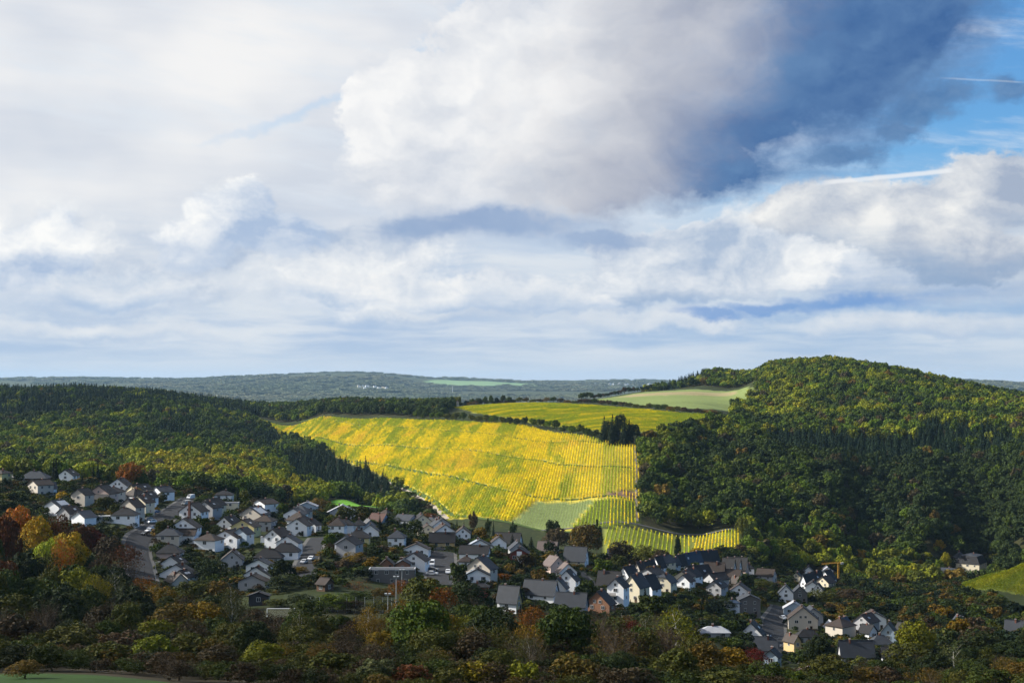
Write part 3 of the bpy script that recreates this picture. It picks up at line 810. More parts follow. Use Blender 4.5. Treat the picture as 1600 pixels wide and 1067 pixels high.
def vineyard(name, lab, blocks):
    X, Y_, RZ, T, SCL = [], [], [], [], []
    for (poly, az, gap, style, seed) in blocks:
        P = np.array([((a - 800) / F * b, b) for a, b in poly])
        d = np.array([math.sin(R(az)), math.cos(R(az))]); nrm = np.array([d[1], -d[0]])
        a, b = P @ d, P @ nrm
        u, v = np.meshgrid(np.arange(a.min(), a.max(), 5.0), np.arange(b.min(), b.max(), gap))
        row = np.round((v - b.min()) / gap).astype(int)
        u = u + RNG.uniform(-0.4, 0.4, u.shape)
        x, y = u * d[0] + v * nrm[0], u * d[1] + v * nrm[1]
        x, y, u, v, row = (q.ravel() for q in (x, y, u, v, row))
        k = inpoly([tuple(p) for p in P], x, y)
        for c, w in TRACKS:
            near = k.nonzero()[0]
            for i in range(0, len(near), 4000):
                s = near[i:i + 4000]
                k[s] &= ((x[s, None] - c[None, ::2, 0]) ** 2 + (y[s, None] - c[None, ::2, 1]) ** 2).min(1) > (w / 2 + 1.3) ** 2
        k &= ~(inpoly(SOIL, 800 + F * x / y, y) & (RNG.random(len(x)) < 0.6))
        x, y, u, v, row = x[k], y[k], u[k], v[k], row[k]; n = len(x)
        # parcels: a few dozen rows of one grower turn colour together
        band = np.zeros(n, int)
        for c, w in TRACKS[:6]:
            pcs = 800 + F * c[:, 0] / c[:, 1]; o_ = np.argsort(pcs); band += (y > np.interp(800 + F * x / y, pcs[o_], c[o_, 1])) & (800 + F * x / y < pcs.max() + 5)
        gp = np.random.default_rng(seed); edges = np.cumsum(gp.uniform(5, 22, 120)) + v.min(); plot = np.searchsorted(edges, v) * 9 + band
        tone = gp.random(4000)[plot % 4000]
        par = tone * 0.75 + 0.25 * vnoise(v + 1000, u * 0.10 + 500, 17, seed); patch = vnoise(x + 3000, y, 38, seed + 1); fine = vnoise(v + 1000, u * 0.25, 6, seed + 2)
        rowr = np.random.default_rng(seed).random(row.max() + 2)[row]
        q = 0.5 + (par - 0.5) * 0.80 + (patch - 0.5) * 0.25 + (fine - 0.5) * 0.55 - 0.30 * (seed == 31) * np.clip((y - 1300) / 350, 0, 1) + (rowr - 0.5) * 0.12 + RNG.normal(size=n) * 0.10 + style
        f = np.clip((q - 0.30) / 0.42, 0, 1)[:, None]
        if seed == 41: f = f * 0.0
        if seed == 91: f = f * 0.22
        t = (VG * (0.5 if seed == 91 else 1.0)) * (1 - f) + VY * f
        o = np.clip((vnoise(x + 700, y, 30, seed + 5) - 0.62) / 0.2, 0, 1)[:, None] * f; t = t * (1 - o) + VO * o
        if seed == 41: t = np.tile(VP, (n, 1))
        t = t * RNG.uniform(0.82, 1.15, (n, 1))
        X.append(x); Y_.append(y); RZ.append(np.full(n, math.pi / 2 - R(az))); T.append(t)
        wide = np.interp(800 + F * x / y, [850, 965], [2.4, 1.3]) if seed == 31 else np.full(n, 1.2)
        SCL.append(np.stack([np.ones(n), wide, RNG.uniform(0.85, 1.1, n)], 1) * (0.55 if seed == 41 else 1.0))
    x, y, rz, t, s = (np.concatenate(q) for q in (X, Y_, RZ, T, SCL)); n = len(x)
    z = gz(x, y); e = 2.0
    sl = np.arctan2(gz(x + np.cos(rz) * e, y + np.sin(rz) * e) - z, e)
    rot = np.stack([np.zeros(n), -sl, rz], 1)
    return scatter(name, x, y, z, rot, s, t, RNG.integers(0, 4, n), VINEP, lab, 'vineyard')

vineyard('vineyard_rows', 'golden and green rows of vines filling the broad sunlit slope', [
    ([(700,972),(712,960),(796,906),(836,976),(925,958),(960,947),(1000,949),(1001,1040),(996,1120)] + TOP_EDGE + [(400,1880),(430,1790),(470,1640),(520,1480),(575,1310),(640,1130)], 4.8, 2.1, 0.15, 31),
    ([(798,906),(838,972),(925,953),(888,871),(850,871)], 4.8, 1.9, -0.45, 41),
    ([(891,871),(945,861),(997,882),(999,944),(930,951)], 4.6, 2.2, -0.14, 51)])
vineyard('vineyard_rows', 'small lower vineyard with bold yellow rows just above the terraced houses', [
    ([(945,858),(1082,876),(1082,772),(945,760)], 7.0, 2.5, -0.02, 61),
    ([(1084,878),(1157,888),(1157,785),(1105,775),(1084,772)], 8.9, 1.9, 0.10, 71)])
vineyard('vineyard_rows', 'flat yellow green vineyard on the plateau above the hedge', [(VINE_TOP, 62.0, 2.4, -0.12, 81)])
vineyard('vineyard_rows', 'dim green vineyard on the spur beside the slate roofed villas', [(VINE_SPUR, 48.0, 2.1, -0.38, 91)])

# ================================================================ streets
def street(name, pix, width, y0=300, y1=1000):
    P = [hit(a, b, y0, y1) for a, b in pix]
    o, c = ribbon(name, P, width + 3.0, PAVING, 0.10); o.name = 'pavement'
    ribbon(name, P, width, ASPHALT, 0.22)
    STREETS.append((c, width + 3.0))
STREETS = []
street('road', [(222,905),(218,880),(212,860),(216,842),(238,826),(258,808),(276,795),(292,784),(300,778)], 8.0)
street('road', [(470,905),(474,890),(484,868),(490,852),(498,840)], 6.5)
street('road', [(684,915),(688,900),(690,880),(690,862)], 9.0)
street('road', [(930,926),(918,910),(908,897),(900,890)], 5.0)
street('road', [(1222,1035),(1218,1012),(1208,992),(1208,972),(1218,958),(1222,948)], 7.5)

# ================================================================ houses
WALLS = {'white': (0.82, 0.83, 0.84), 'cream': (0.64, 0.57, 0.42), 'beige': (0.50, 0.45, 0.38), 'yellow': (0.62, 0.53, 0.26), 'grey': (0.36, 0.36, 0.37), 'brick': (0.27, 0.14, 0.085),
         'redbrick': (0.17, 0.045, 0.035), 'stone': (0.13, 0.125, 0.12), 'pink': (0.50, 0.38, 0.33), 'timber': (0.11, 0.065, 0.04), 'tan': (0.52, 0.38, 0.19), 'blue': (0.34, 0.42, 0.50), 'dark': (0.05, 0.05, 0.055)}
ROOFS = {'black': (0.022, 0.022, 0.025), 'brown': (0.055, 0.040, 0.033), 'slate': (0.050, 0.057, 0.070), 'grey': (0.12, 0.12, 0.13), 'red': (0.10, 0.045, 0.035), 'light': (0.36, 0.37, 0.40), 'blueroof': (0.03, 0.055, 0.10), 'rose': (0.17, 0.13, 0.12)}
WM = {k: plain('render_' + k, v, 0.85, 0.25, var=0.10, scale=0.25) for k, v in WALLS.items()}
def roof_mat(k, col):
    m, b = mat('roof_tiles_' + k)
    g = n_new('ShaderNodeNewGeometry'); tc = n_new('ShaderNodeTexCoord')
    f = noise(g.outputs['Position'], 0.5, 4, 0.65)[0]
    n_link(mixc(f, tuple(c * 0.7 for c in col), tuple(c * 1.35 for c in col)), b.inputs['Base Color'])
    b.inputs['Roughness'].default_value = 0.62; b.inputs['Specular IOR Level'].default_value = 0.22
    x, y, z = sep(tc.outputs['Object'])
    wv = S.m('SINE', y * 18.0) * 0.5 + S.m('SINE', z * 26.0) * 0.5
    bp = n_new('ShaderNodeBump'); bp.inputs['Strength'].default_value = 0.4; bp.inputs['Distance'].default_value = 0.05
    n_link(wv, bp.inputs['Height']); n_link(bp.outputs[0], b.inputs['Normal'])
    return m
RM = {k: roof_mat(k, tuple(c * (0.62 if k != 'light' else 0.8) for c in v)) for k, v in ROOFS.items()}
def glass_mat():
    m, b = mat('window_glass')
    b.inputs['Base Color'].default_value = (0.02, 0.024, 0.03, 1); b.inputs['Roughness'].default_value = 0.12; b.inputs['Specular IOR Level'].default_value = 0.6
    return m
GLASS = glass_mat()
FRAME = plain('window_frame', (0.55, 0.55, 0.54), 0.5, 0.4)
DOORM = plain('door_wood', (0.10, 0.06, 0.035), 0.6, 0.3)
METAL = plain('galvanised_metal', (0.45, 0.47, 0.49), 0.4, 0.5, metal=0.6)
SOLAR = plain('solar_glass', (0.35, 0.38, 0.42), 0.10, 1.0, var=0.05)
BRICKM = plain('chimney_brick', (0.16, 0.07, 0.05), 0.9, 0.2, var=0.3, scale=2)
CONCRETE = plain('concrete', (0.33, 0.33, 0.32), 0.9, 0.2, var=0.2)

def unit_window():
    b = MB()                                        # a casement: four frame bars, a mullion, the pane set back between them
    for (x0, x1, z0, z1) in ((-0.5, -0.42, 0, 1), (0.42, 0.5, 0, 1), (-0.42, 0.42, 0, 0.07), (-0.42, 0.42, 0.93, 1), (-0.03, 0.03, 0.07, 0.93)):
        b.box(x0, x1, -0.08, 0.03, z0, z1, FRAME)
    b.poly([(-0.42, -0.03, 0.07), (0.42, -0.03, 0.07), (0.42, -0.03, 0.93), (-0.42, -0.03, 0.93)], GLASS)
    return b.mesh('window')
def unit_skylight():
    b = MB(); b.box(-0.5, 0.5, -0.5, 0.5, 0, 0.1, METAL); b.poly([(-.42, -.42, .115), (.42, -.42, .115), (.42, .42, .115), (-.42, .42, .115)], SOLAR)
    return b.mesh('skylight')
def unit_solar():
    b = MB(); b.box(-0.5, 0.5, -0.5, 0.5, 0.0, 0.08, SOLAR)
    return b.mesh('solar_panel')
def unit_door():
    b = MB(); b.box(-0.5, 0.5, -0.06, 0.03, 0, 1, DOORM); b.box(-0.38, 0.38, -0.08, -0.06, 0.55, 0.9, GLASS); b.box(0.36, 0.42, -0.13, -0.06, 0.45, 0.5, METAL)
    return b.mesh('door')
def unit_chimney():
    b = MB(); b.box(-0.35, 0.35, -0.3, 0.3, -1.2, 1.0, BRICKM); b.box(-0.42, 0.42, -0.37, 0.37, 1.0, 1.1, CONCRETE)
    for x in (-0.17, 0.17): b.tube((x, 0, 1.1), (x, 0, 1.4), 0.1, 0.09, BRICKM, 6)
    return b.mesh('chimney')
UW, US, UP, UD, UC = unit_window(), unit_skylight(), unit_solar(), unit_door(), unit_chimney()
HOUSES = []      # (x, y, radius, label) for the planting

def put(name, me, parent, loc, scl=(1, 1, 1), rot=(0, 0, 0)):
    o = link(name, me, parent); o.location = loc; o.scale = scl; o.rotation_euler = rot
    return o

def house(px, py, Wp, Lp, hep, rip, rot, typ, wall, roof, ex, label, y0=300, y1=1300, cat='house', name=None, grp=None):
    g = random.Random(int(px * 31 + py * 7))
    x, y, z = hit(px, py, y0, y1)
    k = y / F
    W, L, he, ri = Wp * k * 1.02, Lp * k * 1.02, hep * k * 1.06, max(rip * k * 1.06, 0.3)
    a = R(rot); dep = abs(L * math.cos(a)) / 2 + abs(W * math.sin(a)) / 2
    sx = x / y
    cx, cy = x + sx * dep, y + dep
    base = float(min(gz(cx, cy), z))
    he += z - base
    he = max(he, 2.2)
    nm = name or {'F': 'flat_roofed_building', 'H': 'hipped_roof_house', 'M': 'mansard_villa'}.get(typ, 'gabled_house')
    e = empty(nm, (cx, cy, base), a)
    tag(e, label, cat, grp or 'houses of the village')
    HOUSES.append((cx, cy, max(W, L) / 2, label, rot))
    wm, rm = WM[wall], RM[roof]; gm = WM[ex['gable']] if 'gable' in ex else wm
    hw, hl = W / 2, L / 2; b = MB(); lo = -2.5
    for (xa, ya, xb, yb) in ((hw, -hl, hw, hl), (-hw, hl, -hw, -hl)):
        b.poly([(xa, ya, lo), (xb, yb, lo), (xb, yb, he), (xa, ya, he)], wm)
    if typ == 'G':
        cl = ex.get('clip', 0.0)
        top = [(hw, he)] + ([(hw * cl, he + ri * (1 - cl)), (-hw * cl, he + ri * (1 - cl))] if cl else [(0, he + ri)]) + [(-hw, he)]
        b.poly([(-hw, -hl, lo), (hw, -hl, lo)] + [(q[0], -hl, q[1]) for q in top], gm)
        b.poly([(hw, hl, lo), (-hw, hl, lo)] + [(-q[0], hl, q[1]) for q in top], gm)
    else:
        b.poly([(-hw, -hl, lo), (hw, -hl, lo), (hw, -hl, he), (-hw, -hl, he)], gm)
        b.poly([(hw, hl, lo), (-hw, hl, lo), (-hw, hl, he), (hw, hl, he)], wm)
        if typ == 'F': b.poly([(-hw, -hl, he - .4), (hw, -hl, he - .4), (hw, hl, he - .4), (-hw, hl, he - .4)], CONCRETE)
    b.build('wall', e)
    # ---- roof
    r = MB(); ov, t = 0.45, 0.22; sl = ri / hw if typ == 'G' else 0
    if typ == 'G':
        cl = ex.get('clip', 0.0)
        for s in (-1, 1):
            xe, ze = s * (hw + ov), he - ov * sl + 0.03; zr = he + ri + 0.03
            yy = hl + ov; yc = yy - cl * hw * 1.4
            P = [(xe, -yy, ze), (xe, yy, ze), (0, yy if not cl else yc, zr), (0, -yy if not cl else -yc, zr)]
            if cl:
                q = 1 - cl; P = [(xe, -yy, ze), (xe, yy, ze), (s * hw * cl, yy, he + ri * q + .03), (0, yc, zr), (0, -yc, zr), (s * hw * cl, -yy, he + ri * q + .03)]
            U_ = [(p[0], p[1], p[2] + t) for p in P]
            if s > 0: P, U_ = P, U_
            else: P, U_ = P[::-1], U_[::-1]
            r.poly(P[::-1], rm); r.poly(U_, rm)
            for i in range(len(P)): r.poly([P[i], P[(i + 1) % len(P)], U_[(i + 1) % len(P)], U_[i]], rm)
        if cl:
            q = 1 - cl
            for s in (-1, 1):
                T = [(-hw * cl, s * yy, he + ri * q + .03 + t), (hw * cl, s * yy, he + ri * q + .03 + t), (0, s * yc, he + ri + .03 + t)]
                r.poly(T if s < 0 else T[::-1], rm)
        r.box(-0.12, 0.12, -hl - ov, hl + ov, he + ri + 0.16, he + ri + 0.34, rm)
    elif typ == 'H':
        a0, b0 = hw + ov, hl + ov; rl = max(0.0, hl - hw) ; rw = max(0.0, hw - hl); z0 = he + 0.02; z1 = he + ri
        E = [(-a0, -b0, z0), (a0, -b0, z0), (a0, b0, z0), (-a0, b0, z0)]
        if rl >= rw: A, B = (0, -rl, z1), (0, rl, z1); fs = ([E[0], E[1], A], [E[1], E[2], B, A], [E[2], E[3], B], [E[3], E[0], A, B])
        else: A, B = (-rw, 0, z1), (rw, 0, z1); fs = ([E[0], E[1], B, A], [E[1], E[2], B], [E[2], E[3], A, B], [E[3], E[0], A])
        for q in fs: r.poly(q, rm)
        D = [(p[0], p[1], z0 - 0.2) for p in E]
        r.poly(D[::-1], rm)
        for i in range(4): r.poly([D[i], D[(i + 1) % 4], E[(i + 1) % 4], E[i]], rm)
    elif typ == 'M':
        a0, b0 = hw + .3, hl + .3; a1, b1 = hw - ri * .35, hl - ri * .35; z0 = he; z1 = he + ri * .8; z2 = he + ri
        E = [(-a0, -b0, z0), (a0, -b0, z0), (a0, b0, z0), (-a0, b0, z0)]; T = [(-a1, -b1, z1), (a1, -b1, z1), (a1, b1, z1), (-a1, b1, z1)]
        for i in range(4): r.poly([E[i], E[(i + 1) % 4], T[(i + 1) % 4], T[i]], rm)
        m1 = max(0.0, b1 - a1 * .6); m2 = max(0, a1 - b1 * .6)
        if a1 < b1: A, B = (0, -m1, z2), (0, m1, z2); fs = ([T[0], T[1], A], [T[1], T[2], B, A], [T[2], T[3], B], [T[3], T[0], A, B])
        else: A, B = (-m2, 0, z2), (m2, 0, z2); fs = ([T[0], T[1], B, A], [T[1], T[2], B], [T[2], T[3], A, B], [T[3], T[0], A])
        for q in fs: r.poly(q, RM['slate'])
        r.poly(E[::-1], rm)
    else:
        for (x0, x1, ya, yb) in ((-hw - .1, hw + .1, -hl - .1, -hl + .25), (-hw - .1, hw + .1, hl - .25, hl + .1), (-hw - .1, -hw + .25, -hl + .25, hl - .25), (hw - .25, hw + .1, -hl + .25, hl - .25)):
            r.box(x0, x1, ya, yb, he - .3, he + .12, WM['grey'] if ex.get('rim') else CONCRETE)
    ro = r.build('roof', e)
    # ---- openings
    ww, wh = 1.15, 1.25
    st = max(1, int(round(he / 2.9)))
    def row(fx, n, span, z_, ang, off, w=ww, h=wh):
        for i in range(n):
            q = (i + 0.5) / n * span - span / 2
            if g.random() < 0.12: continue
            px_, py_ = fx(q)
            put('window', UW, e, (px_, py_, z_), (w * g.choice((.8, 1, 1, 1.3)), 1, h), (0, 0, ang))
    faces = ((lambda q: (q, -hl - .02), W, 0.0), (lambda q: (hw + .02, q), L, math.pi / 2), (lambda q: (-hw - .02, q), L, -math.pi / 2))
    for s_ in range(st):
        zb = he - 2.75 * (s_ + 1) + 1.15
        if zb < 0.3 and s_: break
        zb = max(zb, 0.6)
        for (fx, span, ang) in faces:
            n = max(1, int(span / g.choice((3.2, 3.8, 4.6))))
            row(fx, n, span * 0.9, zb, ang, 0)
    if typ == 'G' and ri > 2.6 and not ex.get('blind'):
        n = 2 if ri > 3.3 and W > 8 else 1
        for i in range(n):
            q = (i - (n - 1) / 2) * 1.9
            put('window', UW, e, (q, -hl - .02, he + 0.35), (0.95, 1, 1.05), (0, 0, 0))
    if ex.get('door') or (g.random() < 0.35 and typ != 'F'):
        put('door', UD, e, (hw * 0.55, -hl - .02, 0.1), (1.0, 1, 2.05))
    if typ in 'GHM' and not ex.get('nochim'):
        zc = he + ri - 0.1 if typ != 'M' else he + ri - .2
        put('chimney', UC, ro, (g.uniform(-.12, .12) * W, g.uniform(-.2, .25) * L if typ == 'G' else 0.0, zc), (0.9, 0.9, 0.75))
    if typ == 'G':
        ang = math.atan2(ri, hw); ln = math.hypot(ri, hw)
        for (kind, side, n) in ex.get('on', ()):
            for i in range(n):
                q = (i + 0.5) / n * L * 0.8 - L * 0.4 if n > 1 else g.uniform(-.25, .25) * L
                f = 0.5 if kind == 'sky' else 0.48
                xs, zs = side * hw * (1 - f), he + ri * f
                nx, nz = side * math.sin(ang), math.cos(ang)
                lft = 0.26
                if kind == 'sky': put('skylight', US, ro, (xs + nx * lft, q, zs + nz * lft), (0.95, 1.1, 1), (0, side * ang, 0))
                else: put('solar_panel', UP, ro, (xs + nx * lft, q, zs + nz * lft), (ln * 0.72, L * 0.74 / n, 1), (0, side * ang, 0))
    if ex.get('balcony'):
        q = MB(); q.box(-hw * .9, hw * .25, -hl - 1.5, -hl, he - 2.9, he - 2.75, CONCRETE)
        for zz in (he - 2.0, he - 2.35, he - 2.6): q.box(-hw * .9, hw * .25, -hl - 1.5, -hl - 1.44, zz, zz + .18, DOORM)
        q.build('balcony', e)
    if ex.get('stack'):                              # a tall brick chimney up the gable
        q = MB(); q.box(-0.45, 0.45, -hl - .8, -hl - .01, -1, he + ri + 1.2, BRICKM); q.box(-0.55, 0.55, -hl - .9, -hl + .05, he + ri + 1.2, he + ri + 1.4, CONCRETE)
        q.build('chimney_stack', e)
    if ex.get('lean'):                               # low front roof under the gable
        q = MB(); d = ex['lean']; P = [(-hw - .5, -hl - d, he - 2.6), (hw + .5, -hl - d, he - 2.6), (hw + .5, -hl - .02, he - .1), (-hw - .5, -hl - .02, he - .1)]
        q.poly(P, rm); q.poly([(p[0], p[1], p[2] - .2) for p in P][::-1], rm)
        for i in range(4): q.poly([P[i], (P[i][0], P[i][1], P[i][2] - .2), (P[(i + 1) % 4][0], P[(i + 1) % 4][1], P[(i + 1) % 4][2] - .2), P[(i + 1) % 4]], rm)
        q.box(-hw + .1, hw - .1, -hl - d + .6, -hl - .03, lo, he - 2.9, wm); q.build('porch', e)
    if ex.get('annex'):                              # flat side wing with a pale fascia
        s, wd, hh = ex['annex']; q = MB()
        x0, x1 = (-hw - wd, -hw - .01) if s < 0 else (hw + .01, hw + wd)
        q.box(x0, x1, -hl * .7, hl * .7, lo, hh, wm); q.box(x0 - .3, x1, -hl * .7 - .5, hl * .7 + .3, hh + .01, hh + .35, FRAME); q.build('side_wing', e)
    if ex.get('strip'):
        q = MB(); q.box(-1.0, 1.0, -hl - .12, -hl - .01, -1, he + ri * .55, WM['white']); q.build('bay', e)
    return e

